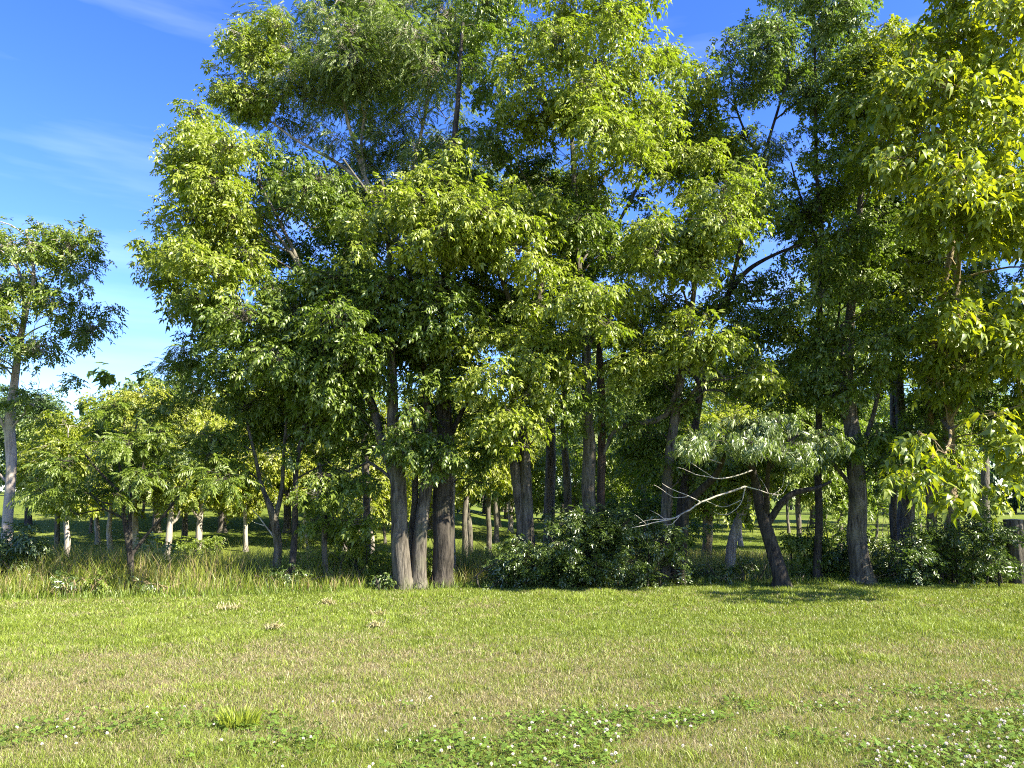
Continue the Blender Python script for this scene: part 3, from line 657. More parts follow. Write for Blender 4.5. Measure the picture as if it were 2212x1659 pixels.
dz((1610, 1050, 2), (1640, 1058, 1.8), (1670, 1068, 1.5), (1690, 1050, 1.1), (1694, 1018, .6)); dz((1670, 1068, 1.2), (1690, 1066, 1), (1705, 1040, .5)); dz((1610, 1052, 1.8), (1598, 1090, 1.4), (1570, 1112, 1), (1540, 1105, .6)); dz((1600, 1080, 1.2), (1560, 1095, 1), (1520, 1080, .6)); dz((1660, 1065, 1), (1650, 1045, .8), (1640, 1032, .5))
make_tree('willow_leaved_tree', 'leaning tree with shade-darkened trunk, drooping narrow pale leaves and bare grey dead twigs', 'tree', G_EDGE,
    [[(1686, 1258, 17), (1668, 1170, 14.5), (1650, 1100, 13), (1636, 1040, 10), (1625, 1000, 8, 15.4), (1600, 950, 5, 15), (1560, 920, 3, 14.6)],
     [(1664, 1130, 8), (1690, 1086, 7), (1718, 1064, 6), (1760, 1055, 4.5), (1800, 1040, 3)], [(1662, 1112, 6), (1656, 1050, 5, 15.6), (1662, 990, 4, 15), (1720, 940, 2.6, 14.6)],
     [(1470, 1255, 10, 16.2), (1480, 1150, 9, 16.2), (1488, 1094, 9, 16.1), (1530, 1050, 8.5, 15.8), (1548, 1030, 8, 15.5), (1567, 990, 6, 15), (1590, 950, 3, 14.8)]],
    [dict(poly=[(1440, 965), (1500, 910), (1580, 888), (1680, 878), (1760, 918), (1835, 932), (1800, 970), (1785, 1003), (1720, 1005), (1640, 985), (1560, 1005), (1490, 1000)], Y=14.4, thick=.9, r=.36, k=2.1, leaf='willow', flat=.5, droop=.7, sc=.8)],
    bark='bark_dark', Y=16, dead=DEAD)  # dark bark also carries the shade on this trunk
make_tree('ash_tree', 'slender straight dark tree right of the leaning black trunk, V-forked against sky', 'tree', G_EDGE,
    [[(1770, 1258, 8.5), (1773, 1120, 7.8), (1776, 1000, 7.6), (1778, 800, 7.3), (1786, 600, 7), (1784, 500, 6.5), (1772, 380, 5), (1766, 260, 4), (1760, 100, 3)],
     [(1786, 555, 4), (1762, 470, 3.2), (1742, 400, 2.5), (1725, 330, 1.8)], [(1787, 520, 3.5), (1815, 440, 3), (1830, 360, 2.2)], [(1780, 780, 3.5), (1815, 700, 3), (1822, 600, 2.6), (1835, 500, 2)]],
    [dict(poly=[(1690, 300), (1780, 260), (1880, 260), (1910, 360), (1860, 430), (1770, 440), (1700, 400)], thick=1.4, r=.45, k=1.4, leaf='ash'),
     dict(poly=[(1800, 470), (1900, 430), (1960, 520), (1900, 620), (1830, 640), (1800, 560)], thick=1.3, r=.45, k=1.2, leaf='ash'),
     dict(poly=[(1660, 640), (1760, 600), (1820, 660), (1800, 780), (1700, 800), (1640, 740)], thick=1.3, r=.45, k=1.2, leaf='ash'),
     dict(poly=[(1620, 420), (1700, 420), (1720, 500), (1660, 560), (1610, 520)], thick=1., r=.4, k=1.2, leaf='ash'),
     dict(poly=[(1690, 400), (1860, 400), (1990, 380), (2080, 520), (2060, 660), (1920, 720), (1760, 640), (1690, 560)], Y=18, thick=1.4, r=.5, k=1.7, leaf='ash')],
    bark='bark_dark', Y=17)
make_tree('hickory_tree', 'stout grey tree with the thickest trunk on the right side, base in low weeds', 'tree', G_EDGE,
    [[(1864, 1258, 24), (1856, 1150, 21), (1850, 1050, 19.5), (1845, 950, 18), (1840, 850, 17), (1846, 720, 13), (1853, 640, 11), (1870, 500, 8), (1880, 350, 5.5), (1890, 200, 4), (1890, 40, 3)],
     [(1852, 1000, 6), (1880, 935, 5.5), (1898, 880, 4.5), (1920, 800, 3)], [(1848, 1060, 5), (1815, 1020, 4.5), (1790, 995, 3)], [(1828, 900, 5), (1822, 800, 4.5), (1820, 700, 3.5)]],
    [dict(poly=[(1700, 730), (1800, 670), (1950, 650), (2000, 760), (1960, 880), (1870, 910), (1780, 890), (1700, 830)], Y=16.8, thick=1.5, r=.42, k=1.1, leaf='ash'),
     dict(poly=[(1790, 180), (1860, 60), (1960, 40), (1980, 200), (1960, 400), (1880, 440), (1830, 320)], Y=16, thick=1.5, r=.55, k=1.9, leaf='ash', mat='hickory'),
     dict(poly=[(1740, 480), (1900, 450), (1960, 700), (1880, 850), (1760, 830)], Y=15.6, thick=.9, r=.42, k=.9, leaf='ash'),
     dict(poly=[(1760, 960), (1830, 900), (1900, 900), (1950, 960), (1930, 1060), (1860, 1100), (1790, 1060)], Y=16.4, thick=.7, r=.32, k=.9, leaf='ash')],
    bark='bark_grey', Y=16.6)
make_tree('hickory_tree', 'grey trunk behind the right-hand bush, between stout grey tree and twin tan trunks', 'tree', G_EDGE,
    [[(1965, 1250, 21), (1967, 1170, 19), (1968, 1110, 18), (1964, 1000, 15), (1960, 850, 12), (1975, 700, 9), (1990, 560, 6), (2000, 400, 4)]],
    [dict(poly=[(1880, 880), (1960, 840), (2060, 870), (2090, 960), (2000, 1040), (1900, 1010)], thick=1.3, r=.5, k=1.5, leaf='ash')],
    bark='bark_grey', Y=18.3)
make_tree('hickory_tree', 'twin tan-barked trunks at the right with large bright leaves hanging out over the lawn', 'tree', G_EDGE,
    [[(2056, 1252, 17), (2055, 1100, 14.5), (2050, 980, 13.5), (2052, 850, 12.5), (2065, 700, 11), (2068, 560, 10), (2070, 400, 7), (2060, 200, 5), (2045, 0, 3.5), (2030, -80, 2.5)],
     [(2014, 1252, 13, 17.5), (2018, 1080, 10.5, 17.5), (2008, 900, 9.5, 17.5), (2012, 760, 9, 16.5), (2030, 620, 8, 16.4), (2045, 500, 6, 16.2), (2040, 350, 4, 16)],
     [(2068, 520, 6), (2110, 470, 5), (2160, 430, 4), (2212, 400, 3)], [(2056, 820, 5), (2100, 760, 4.4), (2160, 700, 4), (2212, 660, 3)], [(2052, 900, 4.5, 17), (2070, 930, 4, 15), (2060, 960, 3, 13.6), (2040, 980, 2, 12.9)],
     [(2066, 620, 5, 16.2), (2080, 560, 4.5, 15.2), (2060, 420, 3.5, 14.2), (2020, 260, 2.5, 13.8)]],
    [dict(poly=[(1870, 250), (1900, 130), (1960, 100), (2010, -60), (2360, -80), (2360, 560), (2220, 600), (2100, 520), (1990, 500), (1920, 420)], Y=14, thick=1.5, r=.55, k=2.0, leaf='hickory'),
     dict(poly=[(1905, 1000), (1920, 935), (1990, 925), (2080, 930), (2140, 990), (2190, 1060), (2160, 1085), (2080, 1090), (1990, 1085), (1900, 1065)], Y=12.9, thick=.8, r=.3, k=.95, leaf='hickory', sc=.95, flat=.5, droop=.7),
     dict(poly=[(2080, 600), (2200, 620), (2360, 580), (2360, 900), (2260, 880), (2190, 800), (2100, 820), (1990, 780), (2000, 660)], Y=15, thick=1.5, r=.5, k=1.6, leaf='hickory'),
     dict(poly=[(1860, 620), (2000, 560), (2330, 560), (2330, 960), (2100, 930), (1960, 900), (1880, 800)], Y=17.6, thick=1.4, r=.45, k=.8, leaf='ash'),
     dict(poly=[(1930, 560), (2110, 520), (2160, 780), (2080, 890), (1950, 870)], Y=15.4, thick=.9, r=.42, k=.8, leaf='hickory', sc=.9),
     dict(poly=[(2120, 880), (2330, 860), (2360, 1010), (2200, 1060)], Y=13.2, thick=.8, r=.34, k=1.0, leaf='hickory')],
    bark='bark_tan', Y=17.3)
make_tree('hickory_tree', 'large tree just outside the right edge, its leafy branches reaching into the photo', 'tree', G_EDGE,
    [[(2480, 1260, 20), (2470, 1000, 17), (2450, 700, 14), (2430, 400, 9), (2420, 100, 5)]],
    [dict(poly=[(2200, 640), (2300, 560), (2420, 100), (2600, 100), (2760, 400), (2760, 800), (2560, 1000), (2330, 980), (2210, 880)], thick=2.5, r=.7, k=1.8, leaf='ash', mat='hickory', lai=1.3)],
    bark='bark_grey', Y=16.5)

make_tree('hickory_tree', 'tree beyond the right edge whose shade falls on the edge trees', 'tree', G_EDGE,
    [[(2900, 1262, 20), (2890, 900, 17), (2880, 500, 12), (2870, 100, 6)]],
    [dict(poly=[(2640, 900), (2560, 500), (2700, 0), (2900, -200), (3150, 0), (3250, 500), (3100, 950), (2850, 1050)], thick=2.5, r=.9, k=1.3, leaf='ash', mat='hickory', lai=1.2, sc=1.3)],
    bark='bark_grey', Y=17)

# second row, close behind the front trees
def second(label, stem, poly, k, Y=19.3, mat='ash', kind='ash'):
    make_tree('ash_tree', label, 'tree', 'tall trees in the second row', [stem], [dict(poly=poly, thick=1.5, r=.55, k=k, leaf=kind, mat=mat)], bark='bark_grey', Y=Y)
second('tall tree behind the multi-stemmed ash, filling the heart of the left crown', [(790, 1236, 9), (785, 1000, 8), (770, 750, 7), (740, 500, 5), (700, 350, 3)],
    [(540, 300), (700, 330), (870, 400), (900, 560), (860, 760), (700, 800), (560, 700), (520, 500)], 1.25)
second('tall grey tree behind the bush, right of the twin dark trunks', [(1184, 1215, 14), (1186, 1100, 12.5), (1190, 950, 11), (1195, 750, 9), (1190, 560, 6), (1180, 380, 4)],
    [(950, 300), (1200, 330), (1400, 420), (1430, 640), (1300, 760), (1050, 760), (940, 560)], 1.0)
second('tall thin dark tree behind the bush, left of the central grey tree', [(1236, 1215, 10), (1228, 1080, 9), (1216, 930, 8), (1225, 780, 7), (1280, 600, 5), (1380, 400, 4), (1450, 260, 2.5)],
    [(1380, 170), (1600, 190), (1700, 330), (1680, 480), (1590, 600), (1400, 560), (1340, 380)], .9)
second('tall tree behind the stout grey trunk, filling the upper right', [(1925, 1220, 9), (1920, 1000, 8), (1930, 750, 7), (1950, 500, 5.5), (1980, 250, 3.5)],
    [(1830, 80), (2000, 60), (2250, 200), (2260, 600), (2050, 700), (1850, 620), (1800, 350)], 1.0)
# ------------------------------------------------------------------ the grove behind: young trees standing on mown grass
G_GROVE = 'young trees of the grove behind the meadow'
def grove_tree(u, v, hw, top, cu, cw, cb, label, mat='grove', bark='bark_pale', lean=0, fork=None, r=.6, k=2.0, name='young_tree', kind='grove', sc=1.3, thick=None):
    """u,v foot of the trunk; hw half width in px; crown from v=top to v=cb, centred on cu, cw wide"""
    p = ground_hit(u, v); Y = p[1]
    a = np.linspace(0, 2*math.pi, 13)[:-1]; cv = (top+cb)/2; ch = (cb-top)/2
    poly = [(cu + cw/2*math.cos(t)*RNG.uniform(.82, 1.1), cv - ch*math.sin(t)*RNG.uniform(.85, 1.08)) for t in a]
    st = [[(u, v, hw*1.1), (u+lean*.4, v-(v-cb)*.6, hw), (u+lean, cb-5, hw*.9), (u+lean*1.2+(cu-u)*.5, (cb+cv)/2, hw*.65), (cu, cv, hw*.45), (cu, top+ch*.4, hw*.2)]]
    if fork: st.append([(u+lean*.7, v-(v-cb)*.75, hw*.6), (u+lean+fork*.5, cb-10, hw*.55), (u+lean+fork, cv, hw*.35)])
    return make_tree(name, label, 'tree', G_GROVE, st, [dict(poly=poly, thick=thick or (cw/2*Y/F2)*.8, r=r, k=k*1.15, leaf=kind, mat=mat, sc=sc, rmax=.03)], bark=bark, Y=Y, yj=.12, sides=9)

grove_tree(146, 1226, 6.5, 880, 150, 220, 1120, 'yellow-leaved young tree left of the small round tree, pale trunk in tall grass', 'yellow')
grove_tree(124, 1196, 5, 900, 95, 150, 1090, 'thin grey-trunked young tree between the tall left tree and the yellow-leaved one', 'grove_green', 'bark_grey')
grove_tree(212, 1176, 5, 880, 210, 160, 1110, 'young tree with ivy-green leaves up its trunk, second back from the yellow-leaved tree')
grove_tree(238, 1196, 5.5, 850, 240, 190, 1110, 'straight pale pole of a young tree seen left of the small round tree trunk')
grove_tree(292, 1200, 8, 830, 300, 220, 1090, 'pale-trunked young tree directly behind the dark fork of the small round tree', fork=-30)
grove_tree(360, 1210, 6.5, 850, 370, 210, 1110, 'pale leaning young tree behind the right side of the small round crown', lean=8, fork=40)
grove_tree(428, 1198, 6.5, 860, 430, 200, 1100, 'pale young tree with a low side limb, midway between small round tree and Y-forked tree', lean=6, fork=-40)
grove_tree(398, 1172, 6, 870, 395, 150, 1090, 'short thick young tree far back on the shaded slope', 'grove_green', 'bark_grey')
grove_tree(530, 1192, 5, 900, 520, 190, 1120, 'young tree with bright hanging leaves low on its trunk, left of the Y-forked tree', 'grove')
grove_tree(660, 1185, 5, 880, 690, 190, 1080, 'young tree in the gap just right of the thin rough dark trunk', 'grove')
grove_tree(745, 1190, 5, 930, 750, 170, 1110, 'young tree seen through the low leaf layers of the dark sapling', 'grove_green')
grove_tree(803, 1232, 6, 960, 800, 150, 1140, 'young tree beside the pale gravel, left of the big multi-stemmed ash', 'grove')
grove_tree(1003, 1225, 6.5, 850, 1010, 150, 1090, 'slim grey young tree bent slightly, first one right of the thick furrowed trunk', 'grove', 'bark_grey', lean=4)
grove_tree(1018, 1205, 6, 880, 1040, 130, 1080, 'young tree leaning away beside the slim bent one', 'grove', 'bark_grey', lean=-12)
grove_tree(1056, 1202, 5.5, 840, 1060, 170, 1080, 'young tree with rough trunk standing in the sunny lawn gap', 'grove', 'bark_grey')
grove_tree(1072, 1172, 5.5, 870, 1085, 150, 1070, 'young tree furthest back in the sunny lawn gap', 'grove', 'bark_grey')
grove_tree(1103, 1150, 6, 860, 1110, 140, 1040, 'pale birch-like trunk close left of the twin dark trunks', 'grove')
grove_tree(1390, 1165, 6, 800, 1390, 220, 1030, 'thin tree far behind the dark bush, right of the dead trunk', 'grove_green', 'bark_dark')
grove_tree(1527, 1222, 11, 900, 1530, 200, 1110, 'low-forked young tree with sunlit foot, left of the leaning black trunk', 'grove', fork=20, bark='bark_tan')
grove_tree(1574, 1248, 10.5, 920, 1610, 170, 1130, 'pale leaning young tree close left of the leaning black trunk', 'grove', lean=22)
grove_tree(1600, 1180, 5, 870, 1600, 180, 1090, 'thin pale young tree far back between the two lit young trunks', 'grove')
grove_tree(1724, 1200, 6, 860, 1730, 190, 1100, 'young leafy tree filling the space right of the leaning black trunk', 'grove_green', 'bark_grey', k=2.4)
grove_tree(1815, 1190, 7, 880, 1810, 160, 1110, 'young tree in leaf between slender dark trunk and stout grey trunk', 'grove_green', 'bark_grey')
# taller trees of the grove further back, close the gaps under the crowns
grove_tree(60, 1135, 7, 820, 60, 230, 1060, 'dark broad tree at the edge of the mown meadow behind the tall left tree', 'far', 'bark_dark', name='broad_tree', r=.9, sc=1.6)
grove_tree(340, 1150, 8, 800, 350, 230, 1050, 'tall rounded tree far back behind the small round tree', 'grove_green', 'bark_grey', name='broad_tree', r=.9, sc=1.6)
grove_tree(480, 1150, 8, 820, 480, 220, 1050, 'tall rounded tree far back, left of the Y-forked tree crown', 'grove', 'bark_grey', name='broad_tree', r=.9, sc=1.6)
grove_tree(620, 1150, 8, 810, 620, 230, 1060, 'tall rounded tree far back behind the Y fork', 'grove', 'bark_grey', name='broad_tree', r=.9, sc=1.6)
grove_tree(770, 1150, 8, 840, 780, 230, 1070, 'tall rounded tree far back, behind the sapling beside the multi-stemmed ash', 'grove', 'bark_grey', name='broad_tree', r=.9, sc=1.6)
grove_tree(930, 1145, 8, 830, 930, 200, 1060, 'tall tree far back seen between the multi-stemmed ash and the furrowed trunk', 'grove', 'bark_grey', name='broad_tree', r=.9, sc=1.6)
grove_tree(1320, 1140, 9, 700, 1330, 260, 1050, 'tall tree far back behind the central grey tree', 'grove_green', 'bark_grey', name='broad_tree', r=.9, sc=1.6)
grove_tree(1460, 1140, 9, 720, 1470, 250, 1050, 'tall tree far back behind the shaggy grey trunk', 'grove_green', 'bark_grey', name='broad_tree', r=.9, sc=1.6)
grove_tree(1650, 1140, 9, 740, 1660, 260, 1070, 'tall tree far back behind the narrow pale-leaved crown', 'grove', 'bark_grey', name='broad_tree', r=.9, sc=1.6)
grove_tree(1760, 1140, 9, 560, 1800, 260, 1000, 'tall pale-green tree far back, showing right of the V-forked tree', 'grove_green', 'bark_grey', name='broad_tree', r=1., sc=1.7, k=1.6)
grove_tree(2130, 1135, 9, 620, 2090, 280, 960, 'tall pale-green tree far back, showing behind the twin tan trunks', 'grove_green', 'bark_grey', name='broad_tree', r=1., sc=1.7, k=1.5)

# back rows of the grove, young trees nothing tells apart
for i in range(30):
    u = -60 + 2330*(i+.5)/30 + RNG.uniform(-30, 30); p_ = None
    Yb = RNG.uniform(38, 54); xb = (u-W2/2)/F2*Yb; zb = float(terrain(xb, Yb)); px = F2/Yb
    if 1010 < u < 1075 or u > 2090 or u < 150: continue
    vb = float(H2/2 - F2*math.tan(math.atan2(zb-CAM_H, Yb) - PITCH)); Hh = RNG.uniform(6.5, 9.5)
    cw = RNG.uniform(3.4, 5)*px; vt = vb - Hh*px; vc = vb - RNG.uniform(.9, 1.7)*px
    a = np.linspace(0, 2*math.pi, 13)[:-1]
    poly = [(u + cw/2*math.cos(t)*RNG.uniform(.8, 1.1), (vt+vc)/2 - (vc-vt)/2*math.sin(t)*RNG.uniform(.85, 1.08)) for t in a]
    make_tree('young_tree', 'slender tree in leaf in the far rows of the grove', 'tree', 'trees in the far rows of the grove',
        [[(u, vb, 3.4), (u+RNG.uniform(-4, 4), vc, 3), (u, (vt+vc)/2, 2), (u, vt+20, .8)]],
        [dict(poly=poly, thick=1.7, r=.75, k=1.1, leaf='grove', mat='grove' if RNG.uniform() < .55 else 'grove_green', sc=1.8, lai=1.1, rmax=.03)], bark='bark_grey', Y=Yb, yj=.1, sides=7)

# ------------------------------------------------------------------ far woods (one mass)
def far_woods():
    cs = []; rs = []; mb = MB()
    for a in np.concatenate([np.linspace(-46, 46, 64), np.linspace(-26, 14, 26)]):
        Yd = 105 + 25*RNG.uniform() + (25 if a > 15 else 0)
        if len(rs) >= 64*15: Yd = 62 + 10*RNG.uniform()
        x = Yd*math.tan(math.radians(a)); z0 = float(terrain(x, Yd)); H = RNG.uniform(8, 13)
        if a > 20 and Yd > 100: Yd -= 38; x = Yd*math.tan(math.radians(a)); z0 = float(terrain(x, Yd)); H = RNG.uniform(14, 18)
        if -12 < a < -6: H *= .7
        mb.tube(np.array([[x, Yd, z0-.3], [x+.3, Yd, z0+H*.35], [x, Yd, z0+H*.8]]), [.28, .22, .06], 6)
        for j in range(15):
            t = RNG.uniform(.12, 1); rr = H*.30*(1-abs(t-.5)*.9)
            cs.append([x+RNG.normal()*rr, Yd+RNG.normal()*rr, z0+H*t*.92]); rs.append(H*.17*RNG.uniform(.7, 1.2))
    v, f, rn, ts, te = crown_leaves('far', np.array(cs), np.array(rs), 1.2, .8, 1.5, 6)
    o = new_mesh('far_woods', v, f, M['far'], attrs=rn); tag(o, 'distant wood beyond the fields, hazy line of trees', 'woods', kind='stuff')
    t = mb.build('trunks', M['bark_grey'], o); t['kind'] = 'stuff'
far_woods()

# ------------------------------------------------------------------ shrubs
G_SHRUB = 'shrubs under the trees'
def shrub(name, label, poly, Y, thick, r, k, leaf='bush', mat='bush', sc=1., lai=1.5, group=G_SHRUB, flat=.75, nst=7, droop=.25, cat='shrub', bark='bark_dark'):
    p = np.asarray(poly, float); cu = p[:, 0].mean(); b = P(cu, p[:, 1].max(), Y); z0 = float(terrain(b[0], Y)); org = np.array([b[0], Y, z0])
    root = empty(name, org, label, cat, group)
    c, rr = clumps_in(poly, Y, thick, r, k*1.5)
    gz_ = np.array([float(terrain(q[0], q[1])) for q in c]); c[:, 2] = np.maximum(c[:, 2], gz_ + rr*flat*.7)
    bm = MB(); sp = []; sr = []
    wd = (p[:, 0].max()-p[:, 0].min())*Y/F2
    for i in range(nst):
        x = b[0] + RNG.uniform(-.42, .42)*wd; y = Y + RNG.uniform(-.5, .5)*thick; zz = float(terrain(x, y))
        h = (p[:, 1].max()-p[:, 1].min())*Y/F2*RNG.uniform(.5, .85)
        pts, rad = resample([(x, y, zz-.05), (x+RNG.normal()*.08, y+RNG.normal()*.06, zz+h*.5), (x+RNG.normal()*.2, y+RNG.normal()*.15, zz+h)], [.022, .016, .008], .2)
        bm.tube(pts, rad, 6); sp.append(pts); sr.append(rad)
    grow_limbs(bm, np.concatenate(sp), np.concatenate(sr), c, rr, .014, 4)
    v, f, rn, ts, te = crown_leaves(leaf, c, rr, lai*1.6, flat, sc, 6, droop)
    n = len(ts); vv, ff = tubes_batch(ts, (ts+te)/2+RNG.normal(size=(n, 3))*.03, te, np.full(n, .005), np.full(n, .002)); bm.add(vv, ff)
    bm.build('stems', M[bark], root, org)
    new_mesh('leaves', v-org, f, M[mat], root, attrs=rn)
    return root
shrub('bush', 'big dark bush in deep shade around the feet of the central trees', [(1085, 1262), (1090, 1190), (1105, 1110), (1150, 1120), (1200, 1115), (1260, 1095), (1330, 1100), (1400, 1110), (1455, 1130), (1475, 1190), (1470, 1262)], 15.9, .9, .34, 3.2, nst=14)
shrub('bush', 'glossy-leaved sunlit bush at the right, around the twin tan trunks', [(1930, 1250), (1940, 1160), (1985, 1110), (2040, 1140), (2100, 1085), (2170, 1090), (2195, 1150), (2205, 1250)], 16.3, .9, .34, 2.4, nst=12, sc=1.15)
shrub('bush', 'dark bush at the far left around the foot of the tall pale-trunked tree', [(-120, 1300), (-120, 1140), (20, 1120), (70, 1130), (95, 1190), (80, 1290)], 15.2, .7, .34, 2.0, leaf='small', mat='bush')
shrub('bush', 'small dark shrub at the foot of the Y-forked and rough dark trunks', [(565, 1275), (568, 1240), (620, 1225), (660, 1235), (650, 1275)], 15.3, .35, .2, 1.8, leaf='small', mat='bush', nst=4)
shrub('bush', 'bright green sapling bush between the dark sapling and the multi-stemmed ash', [(700, 1262), (690, 1200), (730, 1150), (800, 1150), (830, 1200), (815, 1255)], 16.2, .5, .27, 1.7, leaf='walnut', mat='grove', nst=5, flat=.45)
shrub('bush', 'low dark shrub against the left foot of the multi-stemmed ash', [(805, 1275), (815, 1245), (850, 1235), (865, 1275)], 15.3, .3, .18, 2.0, leaf='small', mat='bush', nst=3)
shrub('bush', 'leafy shrub between the multi-stemmed ash and the thick furrowed trunk', [(915, 1272), (912, 1170), (930, 1120), (950, 1180), (960, 1272)], 16.4, .3, .2, 2.0, leaf='small', mat='grove_green', nst=3)
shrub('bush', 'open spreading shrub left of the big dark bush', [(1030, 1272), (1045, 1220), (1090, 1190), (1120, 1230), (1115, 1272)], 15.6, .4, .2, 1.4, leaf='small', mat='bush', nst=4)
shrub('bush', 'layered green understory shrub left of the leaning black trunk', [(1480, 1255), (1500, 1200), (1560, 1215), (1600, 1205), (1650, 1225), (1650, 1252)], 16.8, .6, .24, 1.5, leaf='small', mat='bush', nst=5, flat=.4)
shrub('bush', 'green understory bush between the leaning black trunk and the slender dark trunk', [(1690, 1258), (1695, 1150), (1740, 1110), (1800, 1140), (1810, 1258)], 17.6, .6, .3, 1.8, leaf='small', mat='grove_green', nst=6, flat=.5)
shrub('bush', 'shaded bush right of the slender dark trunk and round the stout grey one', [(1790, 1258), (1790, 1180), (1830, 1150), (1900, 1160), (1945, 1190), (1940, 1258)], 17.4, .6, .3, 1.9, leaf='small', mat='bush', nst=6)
shrub('bush', 'silvery shrub in the meadow behind the small round tree', [(300, 1215), (310, 1170), (350, 1150), (385, 1180), (380, 1215)], 24, .8, .4, 1.8, leaf='small', mat='willow', nst=5, sc=1.3)
shrub('bush', 'mid-green shrub behind the bush of the central trees, closing the view', [(1280, 1170), (1290, 1080), (1380, 1050), (1500, 1070), (1520, 1170)], 20, 1.0, .5, 2.0, leaf='small', mat='grove_green', nst=6, sc=1.3)
# undergrowth among the young trees
for i in range(34):
    u = RNG.uniform(300, 2080); Yb = RNG.uniform(20.5, 36)
    if 985 < u < 1085: continue
    px = F2/Yb; xb = (u-W2/2)/F2*Yb; zb = float(terrain(xb, Yb)); vb = H2/2 - F2*math.tan(math.atan2(zb-CAM_H, Yb) - PITCH)
    h = RNG.uniform(.8, 2.3)*(1 if u > 1080 else .6); wd = RNG.uniform(.6, 1.3)
    shrub('bush', 'leafy undergrowth shrub among the young trees of the grove', [(u-wd*px, vb), (u-wd*px*.9, vb-h*px*.6), (u-wd*px*.2, vb-h*px), (u+wd*px*.5, vb-h*px*.9), (u+wd*px, vb-h*px*.5), (u+wd*px, vb)],
        Yb, .7, .38, 1.0, leaf='grove', mat=['grove', 'grove_green', 'ash'][i % 3], nst=4, sc=.95, group='undergrowth shrubs in the grove', lai=1.1)
# weeds and seedlings along the edge
G_WEED = 'weeds sprouting along the lawn edge'
def weed(u, v, h, wpx, label, mat='grove', leaf='small', sc=.8):
    p = ground_hit(u, v); hp = h*F2/p[1]
    return shrub('weed', label, [(u-wpx, v), (u-wpx*.9, v-hp*.7), (u, v-hp), (u+wpx*.9, v-hp*.65), (u+wpx, v)], p[1], .18, .14, 1.6, leaf=leaf, mat=mat, nst=4, group=G_WEED, sc=sc, cat='weed', bark='bark_tan')
weed(1875, 1258, .35, 22, 'pale green weed in front of the stout grey trunk')
weed(1925, 1258, .28, 18, 'low weed between stout grey trunk and right-hand bush')
weed(1985, 1256, .42, 24, 'sunlit fern-like weed in front of the twin tan trunks', sc=.9)
weed(2035, 1256, .22, 26, 'low spreading sunlit weed just right of the fern-like one')
weed(2090, 1257, .2, 20, 'small weed under the right-hand bush')
weed(1215, 1266, .3, 22, 'yellow-green seedling at the foot of the dark bush')
weed(1310, 1264, .2, 20, 'small seedling at the foot of the central grey tree', 'grove_green')
weed(1560, 1262, .22, 20, 'low weed in the lit gap left of the leaning black trunk')
weed(1720, 1260, .22, 20, 'low weed just right of the leaning black trunk')
weed(140, 1290, .45, 30, 'leafy dark weed between the far left bush and the small round tree', 'bush')
weed(330, 1285, .35, 26, 'dark weed right of the small round tree foot', 'bush')
weed(220, 1288, .5, 26, 'tall weed left of the small round tree foot', 'grove_green')

# ------------------------------------------------------------------ tall meadow grass behind the lawn
def meadow():
    n = 520000; x = RNG.uniform(-22, 15, n); y = 13 + 16*RNG.uniform(0, 1, n)**1.25; e = y - yedge(x)
    dens = np.where(x < -.5, 1., .30)*sm(-.05, .5, e)*(1-sm(9, 15, e)*.92)*(.25 + .75*sm(.3, .6, fbm(x*.6, y*.6, 71, 3)))
    k = (RNG.uniform(0, 1, n) < dens) & (np.abs(x) < y*.69+1.5); x = x[k]; y = y[k]; e = e[k]; n = len(x)
    hh = (.35 + .85*sm(.3, 2.4, e))*RNG.uniform(.4, 1.1, n)*np.where(x < -.5, 1, .6)*(1 - .5*sm(7, 12, e))
    t = fbm(x*.5+7, y*.5, 81, 3)
    green = np.array([.17, .22, .025]); yell = np.array([.27, .27, .05]); tan = np.array([.38, .30, .16]); dk = np.array([.07, .11, .03])
    c = green + (yell-green)*sm(.35, .65, t)[:, None]
    q = RNG.uniform(0, 1, n); c = np.where((q < .18)[:, None], tan*RNG.uniform(.6, 1.1, n)[:, None], c); c = np.where((q > .85)[:, None], dk, c)
    blades('meadow_grass', x, y, hh, (.009*RNG.uniform(.6, 1.5, n)), c*RNG.uniform(.75, 1.2, n)[:, None], np.full(n, .45), 'tall unmown meadow grass, yellow-green and straw, behind the lawn', 'grass')
    # the mown grass of the grove and field, its shade partly in the colour
    n = 90000; x = RNG.uniform(-34, 40, n); y = 20 + 40*RNG.uniform(0, 1, n)**1.3; k = (np.abs(x) < y*.69+1.5) & (y-yedge(x) > 4.5); x = x[k]; y = y[k]; n = len(x)
    c = np.array([.105, .155, .026])*RNG.uniform(.7, 1.3, n)[:, None] + np.array([.05, .03, .0])*RNG.uniform(0, 1, n)[:, None]
    blades('grove_grass', x, y, .09*RNG.uniform(.6, 1.3, n), .022*RNG.uniform(.6, 1.3, n), c, np.full(n, .8), 'mown grass under the young trees of the grove', 'grass')
    # ragged fringe where the mower turns
    xs = RNG.uniform(-14, 16, 9000); ys = yedge(xs) + RNG.normal(size=9000)*.16 + .1; n = 9000
    c = np.array([.13, .19, .025])*RNG.uniform(.6, 1.3, n)[:, None]
    blades('edge_grass', xs, ys, .17*RNG.uniform(.4, 1.4, n), .009*RNG.uniform(.6, 1.4, n), c, np.full(n, .7), 'ragged longer grass fringe along the lawn edge', 'grass')
meadow()

